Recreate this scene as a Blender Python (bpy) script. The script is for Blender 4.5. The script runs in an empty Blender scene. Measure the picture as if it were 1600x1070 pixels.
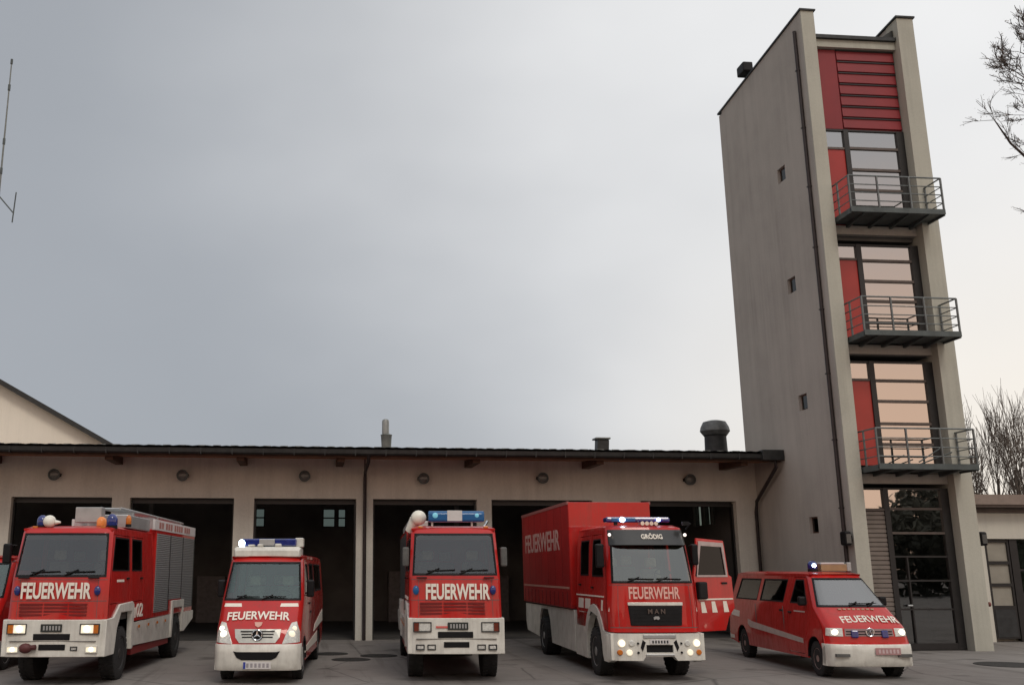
import bpy, bmesh, math, random
from mathutils import Vector, Matrix
from mathutils.geometry import tessellate_polygon
R = math.radians
S = bpy.context.scene
COL = S.collection
random.seed(11)

# ------------------------------------------------------------------ materials
MATS = {}
def nodes_of(name):
    m = bpy.data.materials.new(name); m.use_nodes = True
    nt = m.node_tree
    return m, nt, nt.nodes['Principled BSDF']

def noise(nt, scale, detail=4, rough=.55, coord='Object', stretch=None):
    tc = nt.nodes.new('ShaderNodeTexCoord'); n = nt.nodes.new('ShaderNodeTexNoise')
    n.inputs['Scale'].default_value = scale; n.inputs['Detail'].default_value = detail
    n.inputs['Roughness'].default_value = rough
    if stretch:
        mp = nt.nodes.new('ShaderNodeMapping'); mp.inputs['Scale'].default_value = stretch
        nt.links.new(tc.outputs[coord], mp.inputs['Vector']); nt.links.new(mp.outputs[0], n.inputs['Vector'])
    else:
        nt.links.new(tc.outputs[coord], n.inputs['Vector'])
    return n

def ramp(nt, src, stops):
    r = nt.nodes.new('ShaderNodeValToRGB')
    e = r.color_ramp.elements
    while len(e) < len(stops): e.new(.5)
    for k, (p, c) in enumerate(stops):
        e[k].position = p; e[k].color = (*c, 1)
    nt.links.new(src, r.inputs[0])
    return r

def scaled(c, f): return tuple(min(1, x*f) for x in c)

def mat(name, col, rough=.5, metal=0, var=.12, scale=6, coat=0, bump=0, bscale=80, stretch=None, spec=.5):
    if name in MATS: return MATS[name]
    m, nt, b = nodes_of(name)
    b.inputs['Roughness'].default_value = rough; b.inputs['Metallic'].default_value = metal
    b.inputs['Specular IOR Level'].default_value = spec
    if coat:
        b.inputs['Coat Weight'].default_value = coat; b.inputs['Coat Roughness'].default_value = .05
    n = noise(nt, scale, stretch=stretch)
    r = ramp(nt, n.outputs['Fac'], [(.3, scaled(col, 1-var)), (.7, scaled(col, 1+var))])
    nt.links.new(r.outputs[0], b.inputs['Base Color'])
    if bump:
        n2 = noise(nt, bscale, 3); bp = nt.nodes.new('ShaderNodeBump'); bp.inputs['Strength'].default_value = bump
        bp.inputs['Distance'].default_value = .02
        nt.links.new(n2.outputs['Fac'], bp.inputs['Height']); nt.links.new(bp.outputs[0], b.inputs['Normal'])
    MATS[name] = m
    return m

def dusty(m, dust, amount, scale):
    nt = m.node_tree; b = nt.nodes['Principled BSDF']; src = b.inputs['Base Color'].links[0].from_socket
    n = noise(nt, scale, 6, .7); n2 = noise(nt, 1.0, 4, .7, stretch=(14, 14, 1.2))
    mu = nt.nodes.new('ShaderNodeMath'); mu.operation = 'MULTIPLY'; nt.links.new(n.outputs['Fac'], mu.inputs[0]); nt.links.new(n2.outputs['Fac'], mu.inputs[1])
    mr = nt.nodes.new('ShaderNodeMapRange'); mr.inputs[1].default_value = .2; mr.inputs[2].default_value = .38; mr.inputs[4].default_value = amount
    nt.links.new(mu.outputs[0], mr.inputs[0])
    mx = nt.nodes.new('ShaderNodeMix'); mx.data_type = 'RGBA'; mx.inputs[7].default_value = (*dust, 1)
    nt.links.new(mr.outputs[0], mx.inputs[0]); nt.links.new(src, mx.inputs[6]); nt.links.new(mx.outputs[2], b.inputs['Base Color'])
    rr = nt.nodes.new('ShaderNodeMapRange'); rr.inputs[2].default_value = amount; rr.inputs[3].default_value = b.inputs['Roughness'].default_value; rr.inputs[4].default_value = .75
    nt.links.new(mr.outputs[0], rr.inputs[0]); nt.links.new(rr.outputs[0], b.inputs['Roughness'])

def emit(name, col, strength, base=(.8, .8, .8)):
    if name in MATS: return MATS[name]
    m, nt, b = nodes_of(name)
    b.inputs['Base Color'].default_value = (*base, 1); b.inputs['Roughness'].default_value = .15
    b.inputs['Emission Color'].default_value = (*col, 1); b.inputs['Emission Strength'].default_value = strength
    n = noise(nt, 30); r = ramp(nt, n.outputs['Fac'], [(.2, scaled(base, .85)), (.8, base)])
    nt.links.new(r.outputs[0], b.inputs['Base Color'])
    MATS[name] = m
    return m

def glass(name, tint, ior, rough=.02, refl=(1, 1, 1)):
    if name in MATS: return MATS[name]
    m = bpy.data.materials.new(name); m.use_nodes = True; nt = m.node_tree; nt.nodes.clear()
    o = nt.nodes.new('ShaderNodeOutputMaterial'); mx = nt.nodes.new('ShaderNodeMixShader')
    t = nt.nodes.new('ShaderNodeBsdfTransparent'); t.inputs[0].default_value = (*tint, 1)
    g = nt.nodes.new('ShaderNodeBsdfGlossy'); g.inputs['Roughness'].default_value = rough; g.inputs[0].default_value = (*refl, 1)
    f = nt.nodes.new('ShaderNodeFresnel'); f.inputs[0].default_value = ior
    n = noise(nt, 1.3, 2); bp = nt.nodes.new('ShaderNodeBump'); bp.inputs['Strength'].default_value = .04; bp.inputs['Distance'].default_value = .05
    nt.links.new(n.outputs['Fac'], bp.inputs['Height']); nt.links.new(bp.outputs[0], g.inputs['Normal'])
    ge = nt.nodes.new('ShaderNodeNewGeometry'); sb = nt.nodes.new('ShaderNodeMath'); sb.operation = 'SUBTRACT'; sb.inputs[0].default_value = 1
    mu = nt.nodes.new('ShaderNodeMath'); mu.operation = 'MULTIPLY'
    nt.links.new(ge.outputs['Backfacing'], sb.inputs[1]); nt.links.new(f.outputs[0], mu.inputs[0]); nt.links.new(sb.outputs[0], mu.inputs[1])
    nt.links.new(mu.outputs[0], mx.inputs[0]); nt.links.new(t.outputs[0], mx.inputs[1]); nt.links.new(g.outputs[0], mx.inputs[2])
    nt.links.new(mx.outputs[0], o.inputs[0])
    MATS[name] = m
    return m

def plaster(name, col, streak=.16):
    m, nt, b = nodes_of(name)
    b.inputs['Roughness'].default_value = .9; b.inputs['Specular IOR Level'].default_value = .2
    n = noise(nt, .55, 5, .6); n2 = noise(nt, 1.0, 6, .65, stretch=(2.2, 2.2, .12)); n3 = noise(nt, 24, 4, .6)
    a = nt.nodes.new('ShaderNodeMath'); a.operation = 'ADD'; c = nt.nodes.new('ShaderNodeMath'); c.operation = 'MULTIPLY_ADD'
    nt.links.new(n.outputs['Fac'], a.inputs[0]); nt.links.new(n2.outputs['Fac'], a.inputs[1])
    nt.links.new(n3.outputs['Fac'], c.inputs[0]); c.inputs[1].default_value = .75; nt.links.new(a.outputs[0], c.inputs[2])
    mr = nt.nodes.new('ShaderNodeMapRange'); mr.inputs[1].default_value = .95; mr.inputs[2].default_value = 1.82
    nt.links.new(c.outputs[0], mr.inputs[0])
    r = ramp(nt, mr.outputs[0], [(0, scaled(col, 1-streak)), (.5, col), (1, scaled(col, 1+streak*.7))])
    nt.links.new(r.outputs[0], b.inputs['Base Color'])
    runs = noise(nt, 1.0, 5, .7, stretch=(4.5, 4.5, .09)); blot = noise(nt, .35, 4, .6)
    rm = nt.nodes.new('ShaderNodeMath'); rm.operation = 'MULTIPLY'; nt.links.new(runs.outputs['Fac'], rm.inputs[0]); nt.links.new(blot.outputs['Fac'], rm.inputs[1])
    rr = nt.nodes.new('ShaderNodeMapRange'); rr.inputs[1].default_value = .26; rr.inputs[2].default_value = .38; rr.inputs[3].default_value = 0; rr.inputs[4].default_value = .26
    nt.links.new(rm.outputs[0], rr.inputs[0])
    dm = nt.nodes.new('ShaderNodeMix'); dm.data_type = 'RGBA'; dm.inputs[7].default_value = (*scaled(col, .62), 1)
    nt.links.new(rr.outputs[0], dm.inputs[0]); nt.links.new(r.outputs[0], dm.inputs[6]); nt.links.new(dm.outputs[2], b.inputs['Base Color'])
    bp = nt.nodes.new('ShaderNodeBump'); bp.inputs['Strength'].default_value = .25; bp.inputs['Distance'].default_value = .015
    nt.links.new(n3.outputs['Fac'], bp.inputs['Height']); nt.links.new(bp.outputs[0], b.inputs['Normal'])
    MATS[name] = m
    return m

RED = mat('red_paint', (.47, .010, .008), .38, var=.10, scale=1.2, coat=.7, spec=.2, bump=.06, bscale=1.6)
dusty(RED, (.16, .06, .045), .30, 1.6)
REDD = mat('red_tarpaulin', (.34, .009, .009), .5, var=.12, scale=1.2, spec=.3, bump=.25, bscale=2.2)
WHITE = mat('white_paint', (.68, .67, .61), .35, var=.14, scale=3.5, coat=.4)
dusty(WHITE, (.36, .32, .27), .32, 2.2)
CREAM = mat('cream_lettering', (.80, .75, .66), .5, var=.04)
ROSE = mat('rose_lettering', (.74, .42, .36), .5, var=.04)
BLACK = mat('black_plastic', (.009, .009, .010), .5, var=.25, spec=.2)
DARKG = mat('dark_grey_plastic', (.036, .037, .038), .6, var=.2, spec=.3)
VISOR = mat('smoked_visor', (.03, .031, .03), .25, var=.15)
RUBBER = mat('tyre_rubber', (.018, .018, .018), .85, var=.3, scale=12, bump=.4, bscale=40)
RIMD = mat('dark_rim_steel', (.06, .058, .058), .5, .5, var=.3, scale=14)
RIMG = mat('grey_rim_steel', (.38, .37, .36), .4, .6, var=.2, scale=10)
RIMR = mat('rusty_rose_hubcap', (.35, .24, .22), .5, .3, var=.2)
CHROME = mat('chrome', (.75, .75, .75), .12, 1, var=.03)
ALU = mat('aluminium', (.42, .43, .43), .42, .6, var=.12, scale=4)
SEATM = mat('grey_seat_fabric', (.24, .24, .225), .95, var=.2, scale=20)
SEATL = mat('pale_headrest_fabric', (.60, .58, .52), .95, var=.15, scale=20)
INNER = mat('dark_cab_interior', (.10, .10, .095), .8, var=.2)
AMBER = mat('amber_lens', (.55, .16, .02), .2, var=.15, scale=20)
ORANGE = emit('orange_beacon_lens', (1, .35, .1), .12, (.7, .22, .05))
DARKRED = mat('dark_red_indicator', (.16, .03, .015), .2, var=.2)
BLUE = mat('blue_lens', (.008, .02, .16), .1, var=.3, scale=12, coat=.8)
BLUEL = emit('blue_lens_bright', (.02, .22, .6), .05, (.012, .085, .22))
FLASH = emit('blue_white_flash', (.65, .85, 1), 14)
LAMP = emit('warm_headlamp', (1, .86, .62), .55, (.8, .75, .65))
LAMPH = emit('hot_headlamp', (1, .9, .7), 2.4, (.9, .85, .7))
LENS = mat('clear_lamp_lens', (.62, .62, .58), .12, var=.2, scale=25, coat=.8)
PLATEM = mat('number_plate_white', (.60, .58, .57), .5, var=.06)
PLATEK = mat('number_plate_black', (.02, .025, .022), .4, var=.2)
PLATER = mat('number_plate_rose', (.40, .22, .22), .5, var=.12)
BLUEP = mat('blue_band', (.02, .04, .30), .5)
GLASS = glass('windscreen_glass', (.74, .78, .75), 2.15)
GLASSB = glass('bright_windscreen_glass', (.5, .55, .53), 3.0)
GLASST = glass('teal_windscreen_glass', (.76, .90, .86), 1.95, .02, (.85, 1, .98))
GLASSM = glass('tinted_windscreen_glass', (.74, .78, .68), 3.0, .02, (1, 1, .93))
SIDEG = glass('side_window_glass', (.22, .27, .25), 1.5)
PLAST = plaster('facade_plaster', (.56, .535, .475), .2)
TPLAST = plaster('tower_plaster', (.40, .375, .34), .2)
TFRONT = plaster('tower_front_plaster', (.445, .44, .38), .14)
GABLE = plaster('gable_plaster', (.86, .80, .69), .08)
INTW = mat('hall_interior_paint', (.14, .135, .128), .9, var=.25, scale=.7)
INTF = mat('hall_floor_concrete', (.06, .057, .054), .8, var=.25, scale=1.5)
WOOD = mat('orange_brown_timber', (.30, .105, .04), .7, var=.3, scale=1.2, stretch=(.3, 6, 6))
WOODD = mat('dark_timber', (.07, .035, .02), .8, var=.3, scale=3)
TILE = mat('dark_roof_tile', (.055, .058, .056), .5, var=.5, scale=2.2, bump=.4, bscale=14)
GUTTER = mat('dark_gutter_metal', (.03, .032, .032), .45, .3, var=.3)
PIPE = mat('brown_downpipe_metal', (.028, .02, .02), .5, .2, var=.2)
ZINC = mat('zinc_flue', (.17, .18, .17), .5, .4, var=.25, scale=5)
FRAME = mat('dark_window_frame', (.016, .015, .015), .45, var=.2)
MULL = mat('brown_grey_mullion', (.10, .08, .07), .5, .2, var=.15)
REDPAN = mat('red_panel', (.22, .013, .018), .55, var=.1, scale=.8)
REDBLIND = mat('red_lower_panel', (.36, .035, .028), .3, var=.15, scale=.6)
GALV = mat('galvanised_steel', (.15, .165, .165), .5, .5, var=.2, scale=6)
GALVD = mat('grey_painted_steel', (.075, .09, .09), .55, .2, var=.25, scale=3)
BARK = mat('grey_brown_bark', (.075, .06, .05), .95, var=.35, scale=5, bump=.6, bscale=12)
TWIG = mat('brown_twig', (.06, .045, .038), .95, var=.3, scale=4)
TWIGP = mat('pale_brown_twig', (.10, .082, .068), .95, var=.3, scale=1)
LEAF = mat('dark_foliage', (.072, .072, .055), .9, var=.5, scale=.8)
TGLASS = glass('tower_glass', (.30, .30, .30), 7.0, .015, (.96, .92, .88))
DGLASS = glass('entrance_glass', (.40, .44, .42), 2.7, .015)
WHITEF = plaster('white_fascia_render', (.62, .60, .53), .08)
PANELT = mat('tan_infill_panel', (.30, .28, .235), .6, var=.12, scale=2)
BROWNF = mat('brown_roof_fascia', (.12, .09, .075), .6, var=.2)
IRON = mat('cast_iron', (.03, .028, .026), .75, .3, var=.4, scale=14, bump=.5, bscale=30)
LOCK = mat('grey_locker_metal', (.16, .15, .15), .5, .2, var=.2)

def shutter_mat():
    m, nt, b = nodes_of('aluminium_roller_shutter')
    tc = nt.nodes.new('ShaderNodeTexCoord'); w = nt.nodes.new('ShaderNodeTexWave'); w.bands_direction = 'Z'
    w.inputs['Scale'].default_value = 7; w.inputs['Distortion'].default_value = .3
    nt.links.new(tc.outputs['Object'], w.inputs['Vector'])
    r = ramp(nt, w.outputs['Fac'], [(.1, (.16, .165, .165)), (.5, (.25, .255, .255))])
    nt.links.new(r.outputs[0], b.inputs['Base Color']); b.inputs['Metallic'].default_value = .35; b.inputs['Roughness'].default_value = .5
    bp = nt.nodes.new('ShaderNodeBump'); bp.inputs['Strength'].default_value = .5; bp.inputs['Distance'].default_value = .02
    nt.links.new(w.outputs['Fac'], bp.inputs['Height']); nt.links.new(bp.outputs[0], b.inputs['Normal'])
    return m
SHUT = shutter_mat()

# ------------------------------------------------------------------ mesh helpers
class MB:
    def __init__(s): s.bm = bmesh.new()
    def face(s, pts):
        try: return s.bm.faces.new([s.bm.verts.new(p) for p in pts])
        except ValueError: return None
    def box(s, x0, x1, y0, y1, z0, z1, M=None):
        c = [Vector((x, y, z)) for z in (z0, z1) for y in (y0, y1) for x in (x0, x1)]
        if M: c = [M @ p for p in c]
        v = [s.bm.verts.new(p) for p in c]
        for f in ((0, 2, 3, 1), (4, 5, 7, 6), (0, 1, 5, 4), (2, 6, 7, 3), (0, 4, 6, 2), (1, 3, 7, 5)):
            s.bm.faces.new([v[i] for i in f])
        return s
    def loft(s, rings, cap=True, closed=True):
        vs = [[s.bm.verts.new(p) for p in r] for r in rings]
        n = len(vs[0])
        for a, b in zip(vs, vs[1:]):
            for i in range(n if closed else n-1):
                j = (i+1) % n
                try: s.bm.faces.new((a[i], a[j], b[j], b[i]))
                except ValueError: pass
        if cap and closed:
            s.bm.faces.new(vs[0][::-1]); s.bm.faces.new(vs[-1])
        return s
    def tube(s, pts, r, n=8, cap=True):
        pts = [Vector(p) for p in pts]; rings = []
        for i, p in enumerate(pts):
            d = (pts[min(i+1, len(pts)-1)]-pts[max(i-1, 0)]).normalized()
            a = d.cross(Vector((0, 0, 1)) if abs(d.z) < .95 else Vector((1, 0, 0))).normalized(); b = d.cross(a)
            rr = r[i] if isinstance(r, (list, tuple)) else r
            rings.append([p+(a*math.cos(t)+b*math.sin(t))*rr for t in [2*math.pi*k/n for k in range(n)]])
        return s.loft(rings, cap)
    def lathe(s, prof, c=(0, 0, 0), axis='z', n=20, cap=True):
        c = Vector(c); rings = []
        for (h, r) in prof:
            ring = []
            for k in range(n):
                t = 2*math.pi*k/n; a, b = r*math.cos(t), r*math.sin(t)
                ring.append(c+Vector({'z': (a, b, h), 'x': (h, a, b), 'y': (a, h, b)}[axis]))
            rings.append(ring)
        return s.loft(rings, cap)
    def ball(s, c, r, sq=(1, 1, 1), n=14):
        prof = [(-math.cos(math.pi*k/8), max(.02, math.sin(math.pi*k/8))) for k in range(9)]
        c = Vector(c)
        rings = [[c+Vector((r*sq[0]*q*math.cos(2*math.pi*k/n), r*sq[1]*q*math.sin(2*math.pi*k/n), r*sq[2]*h)) for k in range(n)] for h, q in prof]
        return s.loft(rings)
    def plate(s, outline, holes, mapf, w0, w1, ucuts=(), vcuts=()):
        "a sheet in (u, v) with holes, thickness w0..w1, bent by mapf(u, v, w)"
        polys = [[Vector((u, v, 0)) for u, v in p] for p in [outline]+list(holes)]
        flat = [p for q in polys for p in q]
        tb = bmesh.new(); vs = [tb.verts.new(p) for p in flat]
        for t in tessellate_polygon(polys):
            try: tb.faces.new([vs[i] for i in t])
            except ValueError: pass
        for cuts, ax in ((ucuts, 0), (vcuts, 1)):
            for cv in cuts:
                no = Vector((0, 0, 0)); no[ax] = 1; co = Vector((0, 0, 0)); co[ax] = cv
                bmesh.ops.bisect_plane(tb, geom=tb.verts[:]+tb.edges[:]+tb.faces[:], dist=1e-5, plane_co=co, plane_no=no)
        bmesh.ops.recalc_face_normals(tb, faces=tb.faces[:])
        A = {v: s.bm.verts.new(mapf(v.co.x, v.co.y, w0)) for v in tb.verts}
        B = {v: s.bm.verts.new(mapf(v.co.x, v.co.y, w1)) for v in tb.verts}
        for f in tb.faces:
            s.bm.faces.new([A[v] for v in f.verts]); s.bm.faces.new([B[v] for v in reversed(f.verts)])
        for e in tb.edges:
            if len(e.link_faces) == 1:
                a, b = e.verts
                try: s.bm.faces.new((A[a], A[b], B[b], B[a]))
                except ValueError: pass
        tb.free()
        return s
    def grid(s, rows):
        vs = [[s.bm.verts.new(p) for p in r] for r in rows]
        for a, b in zip(vs, vs[1:]):
            for i in range(len(a)-1): s.bm.faces.new((a[i], a[i+1], b[i+1], b[i]))
        return s
    def build(s, name, m, parent=None, bevel=0, smooth=None, seg=2, recalc=True):
        if recalc: bmesh.ops.recalc_face_normals(s.bm, faces=s.bm.faces[:])
        me = bpy.data.meshes.new(name); s.bm.to_mesh(me); s.bm.free()
        me.materials.append(m)
        o = bpy.data.objects.new(name, me); COL.objects.link(o)
        if parent: o.parent = parent
        if smooth:
            for p in me.polygons: p.use_smooth = True
            me.set_sharp_from_angle(angle=R(smooth))
        if bevel:
            b = o.modifiers.new('bevel', 'BEVEL'); b.width = bevel; b.segments = seg; b.limit_method = 'ANGLE'; b.angle_limit = R(40)
            b.harden_normals = False
        return o

def tag(o, label=None, cat=None, group=None, kind=None):
    if label: o['label'] = label
    if cat: o['category'] = cat
    if group: o['group'] = group
    if kind: o['kind'] = kind
    return o
def empty(name, loc=(0, 0, 0), rz=0, **k):
    o = bpy.data.objects.new(name, None); COL.objects.link(o); o.location = loc; o.rotation_euler.z = R(rz)
    o.empty_display_size = .3
    return tag(o, **k)
def B(name, m, parent, *boxes, bevel=0):
    mb = MB()
    for b in boxes: mb.box(*b)
    return mb.build(name, m, parent, bevel)

def text(name, body, m, parent, w, h, M, bold=.012, ext=.004, bend=None):
    cu = bpy.data.curves.new('t', 'FONT'); cu.body = body; cu.align_x = 'CENTER'; cu.offset = bold; cu.extrude = .01; cu.resolution_u = 3
    t = bpy.data.objects.new('t', cu); COL.objects.link(t)
    bpy.context.view_layer.update()
    me = bpy.data.meshes.new_from_object(t)
    bpy.data.objects.remove(t); bpy.data.curves.remove(cu)
    xs = [v.co.x for v in me.vertices]; ys = [v.co.y for v in me.vertices]
    cx, sx, y0, sy = (min(xs)+max(xs))/2, max(xs)-min(xs), (min(ys)+max(ys))/2, max(ys)-min(ys)
    for v in me.vertices:
        p = Vector(((v.co.x-cx)/sx*w, (v.co.y-y0)/sy*h, v.co.z/.01*ext))
        if bend: p.z -= bend*(p.x*2/w)**2
        v.co = M @ p
    me.name = name; me.materials.clear(); me.materials.append(m)
    o = bpy.data.objects.new(name, me); COL.objects.link(o); o.parent = parent
    return o
def face_front(x, y, z, tilt=0): return Matrix.Translation((x, y, z)) @ Matrix.Rotation(R(90-tilt), 4, 'X')
def face_right(x, y, z): return Matrix.Translation((x, y, z)) @ Matrix.Rotation(R(90), 4, 'Z') @ Matrix.Rotation(R(90), 4, 'X')
def face_left(x, y, z): return Matrix.Translation((x, y, z)) @ Matrix.Rotation(R(-90), 4, 'Z') @ Matrix.Rotation(R(90), 4, 'X')

def rect(u0, u1, v0, v1): return [(u0, v0), (u1, v0), (u1, v1), (u0, v1)]
def inset(poly, d):
    "shrink a convex-ish polygon by d"
    n = len(poly); out = []
    area = sum(poly[i][0]*poly[(i+1) % n][1]-poly[(i+1) % n][0]*poly[i][1] for i in range(n))
    sg = 1 if area > 0 else -1
    for i in range(n):
        p0, p1, p2 = Vector(poly[i-1]), Vector(poly[i]), Vector(poly[(i+1) % n])
        a = (p1-p0).normalized(); b = (p2-p1).normalized()
        na = Vector((-a.y, a.x))*sg; nb = Vector((-b.y, b.x))*sg
        k = (na+nb); k = k/max(.3, k.length_squared)*2
        out.append(tuple(p1+k*d))
    return out
def interp(tab, z):
    if z <= tab[0][0]: return tab[0][1]
    for (a, p), (b, q) in zip(tab, tab[1:]):
        if z <= b: return p+(q-p)*(z-a)/(b-a)
    return tab[-1][1]
def arc(cy, cz, r, a0, a1, n=9, ry=None):
    ry = ry or r
    return [(cy+ry*math.cos(R(a0+(a1-a0)*k/n)), cz+r*math.sin(R(a0+(a1-a0)*k/n))) for k in range(n+1)]

# ------------------------------------------------------------------ vehicle helpers
def wheel(root, x, y, r, w, side, rim=RIMG, dual=False, hub=None):
    "side = -1 / +1: which way the outer face looks"
    s = side
    mb = MB()
    xo = x+s*w/2
    prof = [(-.5, .62), (-.5, .9), (-.46, .97), (-.36, 1), (.36, 1), (.46, .97), (.5, .9), (.5, .66), (.44, .62)]
    mb.lathe([(s*h*w, q*r) for h, q in prof], (x, y, r), 'x', 28)
    for k in range(28):                                   # tread blocks
        t = 2*math.pi*k/28
        M = Matrix.Translation((x, y, r)) @ Matrix.Rotation(t, 4, 'X')
        for u in (-.3, .3): mb.box((u-.17)*w, (u+.17)*w, -.035*r*2, .035*r*2, r*.985, r*1.018, M)
    wh = MB()
    wh.lathe([(s*.42*w, .63*r), (s*.46*w, .60*r), (s*.30*w, .52*r), (s*.24*w, .34*r), (s*.30*w, .22*r), (s*.46*w, .19*r), (s*.48*w, .05*r)], (x, y, r), 'x', 24)
    for k in range(8):
        t = 2*math.pi*k/8
        wh.lathe([(s*.22*w, .035*r), (s*.33*w, .035*r)], (x, y+.28*r*math.cos(t), r+.28*r*math.sin(t)), 'x', 6)
    o = wh.build('wheel', rim, root, smooth=35)
    mb.build('tyre', RUBBER, o, smooth=35)
    return o

def seat(root, x, y, z, m=None, head=True):
    mb = MB(); mb.box(x-.22, x+.22, y-.2, y+.3, z, z+.16)
    M = Matrix.Translation((x, y+.3, z+.1)) @ Matrix.Rotation(R(-10), 4, 'X')
    mb.box(-.22, .22, 0, .14, 0, .62, M)
    o = mb.build('seat', m or SEATM, root, .04)
    if head: B('headrest', SEATL, o, (x-.13, x+.13, y+.38, y+.48, z+.74, z+.95), bevel=.04)
    return o
def steering(root, x, y, z, r=.2):
    mb = MB(); M = Matrix.Translation((x, y, z)) @ Matrix.Rotation(R(55), 4, 'X')
    ring = [M @ Vector((r*math.cos(2*math.pi*k/18), r*math.sin(2*math.pi*k/18), 0)) for k in range(18)]
    mb.tube(ring+[ring[0]], .016, 6)
    for t in (0, 120, 240): mb.tube([M @ Vector((0, 0, 0)), M @ Vector((r*math.sin(R(t)), -r*math.cos(R(t)), 0))], .014, 5)
    return mb.build('steering_wheel', BLACK, root, smooth=40)

def beacon(root, x, y, z, r=.1, h=.26, m=BLUE, flash=False, name='beacon'):
    mb = MB(); mb.lathe([(0, r*.9), (h*.1, r), (h*.6, r), (h*.85, r*.75), (h, r*.3)], (x, y, z+.05), 'z', 18)
    o = mb.build(name, m, root, smooth=50)
    MB().lathe([(0, r*1.05), (.06, r*1.02)], (x, y, z), 'z', 18).build('beacon_base', BLACK, o, smooth=40)
    if flash:
        MB().ball((x-.0, y-r*.9, z+.05+h*.45), .045).build('flash_bulb', FLASH, o, smooth=60)
    return o

def lamp(root, x0, x1, y, z0, z1, name='headlight', bulb=LAMP, frame=DARKG, indicator=None, hot=False, d=.05):
    "rectangular lamp sunk in a dark frame: frame ring + lens + bulb"
    o = MB().plate(rect(x0, x1, z0, z1), [rect(x0+.018, x1-.018, z0+.018, z1-.018)], lambda u, v, w: Vector((u, y+w, v)), -.012, d).build(name, frame, root, .006)
    ind = 0
    if indicator:
        ww = (x1-x0)*.3
        xa, xb = (x0+.02, x0+ww) if indicator < 0 else (x1-ww, x1-.02)
        B('indicator', AMBER if bulb is not LENS else DARKRED, o, (xa, xb, y-.004, y+d, z0+.02, z1-.02))
        if indicator < 0: x0 += ww-.01
        else: x1 -= ww-.01
    B('lens', bulb, o, (x0+.02, x1-.02, y+.004, y+d, z0+.02, z1-.02), bevel=.01)
    if hot:
        cx, cz = (x0+x1)/2, (z0+z1)/2
        MB().ball((cx, y+.0, cz), min(x1-x0, z1-z0)*.33, (1, .3, 1)).build('bulb', LAMPH, o, smooth=60)
    return o

def number_plate(root, x, y, z, w=.42, h=.12, m=PLATEM, chars=None, cm=BLACK, tilt=0, band=False):
    M = face_front(x, y, z, tilt)
    mb = MB(); mb.box(-w/2, w/2, -h/2, h/2, -.012, 0, M)
    o = mb.build('number_plate', m, root, .004)
    if band:
        q = MB(); q.box(-w/2+.006, -w/2+.05, -h/2+.006, h/2-.006, .0, .003, M); q.build('plate_band', BLUEP, o)
    # characters are a blur in the photograph: only their dark strokes stand here
    q = MB(); n = 6
    for k in range(n):
        u = -w*.34+w*.72*k/(n-1)
        q.box(u-w*.04, u+w*.04, -h*.28, h*.28, .0, .003, M)
    q.build('plate_characters', cm, o)
    return o

def mirror(root, x, y, z, side, h=.42, w=.2, arm=.22, m=BLACK):
    mb = MB(); mb.box(x+side*arm-w/2, x+side*arm+w/2, y-.09, y+.05, z-h/2, z+h/2)
    o = mb.build('mirror', m, root, .035)
    MB().tube([(x, y+.05, z+h*.42), (x+side*arm, y, z+h*.42)], .014, 6).tube([(x, y+.05, z-h*.4), (x+side*arm, y, z-h*.4)], .014, 6).build('mirror_arm', BLACK, o)
    return o

def front_map(c):
    "curved front of a cab: (s in -1..1, z, w) -> point"
    def f(s, z, w):
        hw = interp(c['hw'], z); y = interp(c['py'], z)
        e = max(0, (abs(s)-.84)/.16)
        return Vector((hw*s, y+c['bow']*s*s+c['cr']*e*e+w, z))
    return f
SC = [-.97, -.94, -.9, -.84, -.6, -.3, 0, .3, .6, .84, .9, .94, .97]

def side_map(c, sd):
    return lambda u, v, w: Vector((sd*(interp(c['hw'], v)-w), u, v))
def edge_y(c, z): return interp(c['py'], z)+c['bow']+c['cr']

def cab_front(root, c, z0, zb, zt, zr, glassm, paint=RED, sx=.93, wname='windscreen'):
    fm = front_map(c)
    zc = [p[0] for p in c['hw']]+[p[0] for p in c['py']]
    zs = sorted(set([z for z in zc if z0 < z < zr]))
    body = MB()
    body.plate(rect(-1, 1, z0, zr), [[(-sx, zb), (sx, zb), (sx*.985, zt), (-sx*.985, zt)]], fm, 0, .05, SC, zs)
    hole = [(-sx, zb), (sx, zb), (sx*.985, zt), (-sx*.985, zt)]
    ws = MB().plate([(-sx+.006, zb+.006), (sx-.006, zb+.006), (sx*.985-.006, zt-.006), (-sx*.985+.006, zt-.006)], [], fm, .006, .016, SC, zs).build(wname, glassm, root, smooth=30)
    ring = [(-sx-.012, zb-.015), (sx+.012, zb-.015), (sx*.985+.012, zt+.015), (-sx*.985-.012, zt+.015)]
    hole2 = [(-sx+.02, zb+.03), (sx-.02, zb+.03), (sx*.985-.02, zt-.02), (-sx*.985+.02, zt-.02)]
    MB().plate(ring, [hole2], fm, -.008, .004, SC, zs).build('windscreen_seal', BLACK, ws)
    return body, ws

def wipers(ws, c, zb, xs=(-.45, .25), L=.62, up=.1):
    fm = front_map(c); mb = MB()
    for x in xs:
        hw = interp(c['hw'], zb)
        p = fm(x/hw, zb+.0, -.03); q = fm((x+L)/hw, zb+up, -.03); k = fm((x+L*.45)/hw, zb+up*.8+.05, -.035)
        mb.tube([p, k], .014, 6); mb.tube([fm((x+.02)/hw, zb+.06, -.028), q], .012, 6)
    mb.build('wiper', BLACK, ws)

def side_panel(root, c, sd, name, m, outline, holes=(), w0=0, w1=.04, ucuts=(), bevel=.006):
    vc = [p[0] for p in c['hw']]
    return MB().plate(outline, holes, side_map(c, sd), w0, w1, ucuts, vc).build(name, m, root, bevel, smooth=30)

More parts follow.
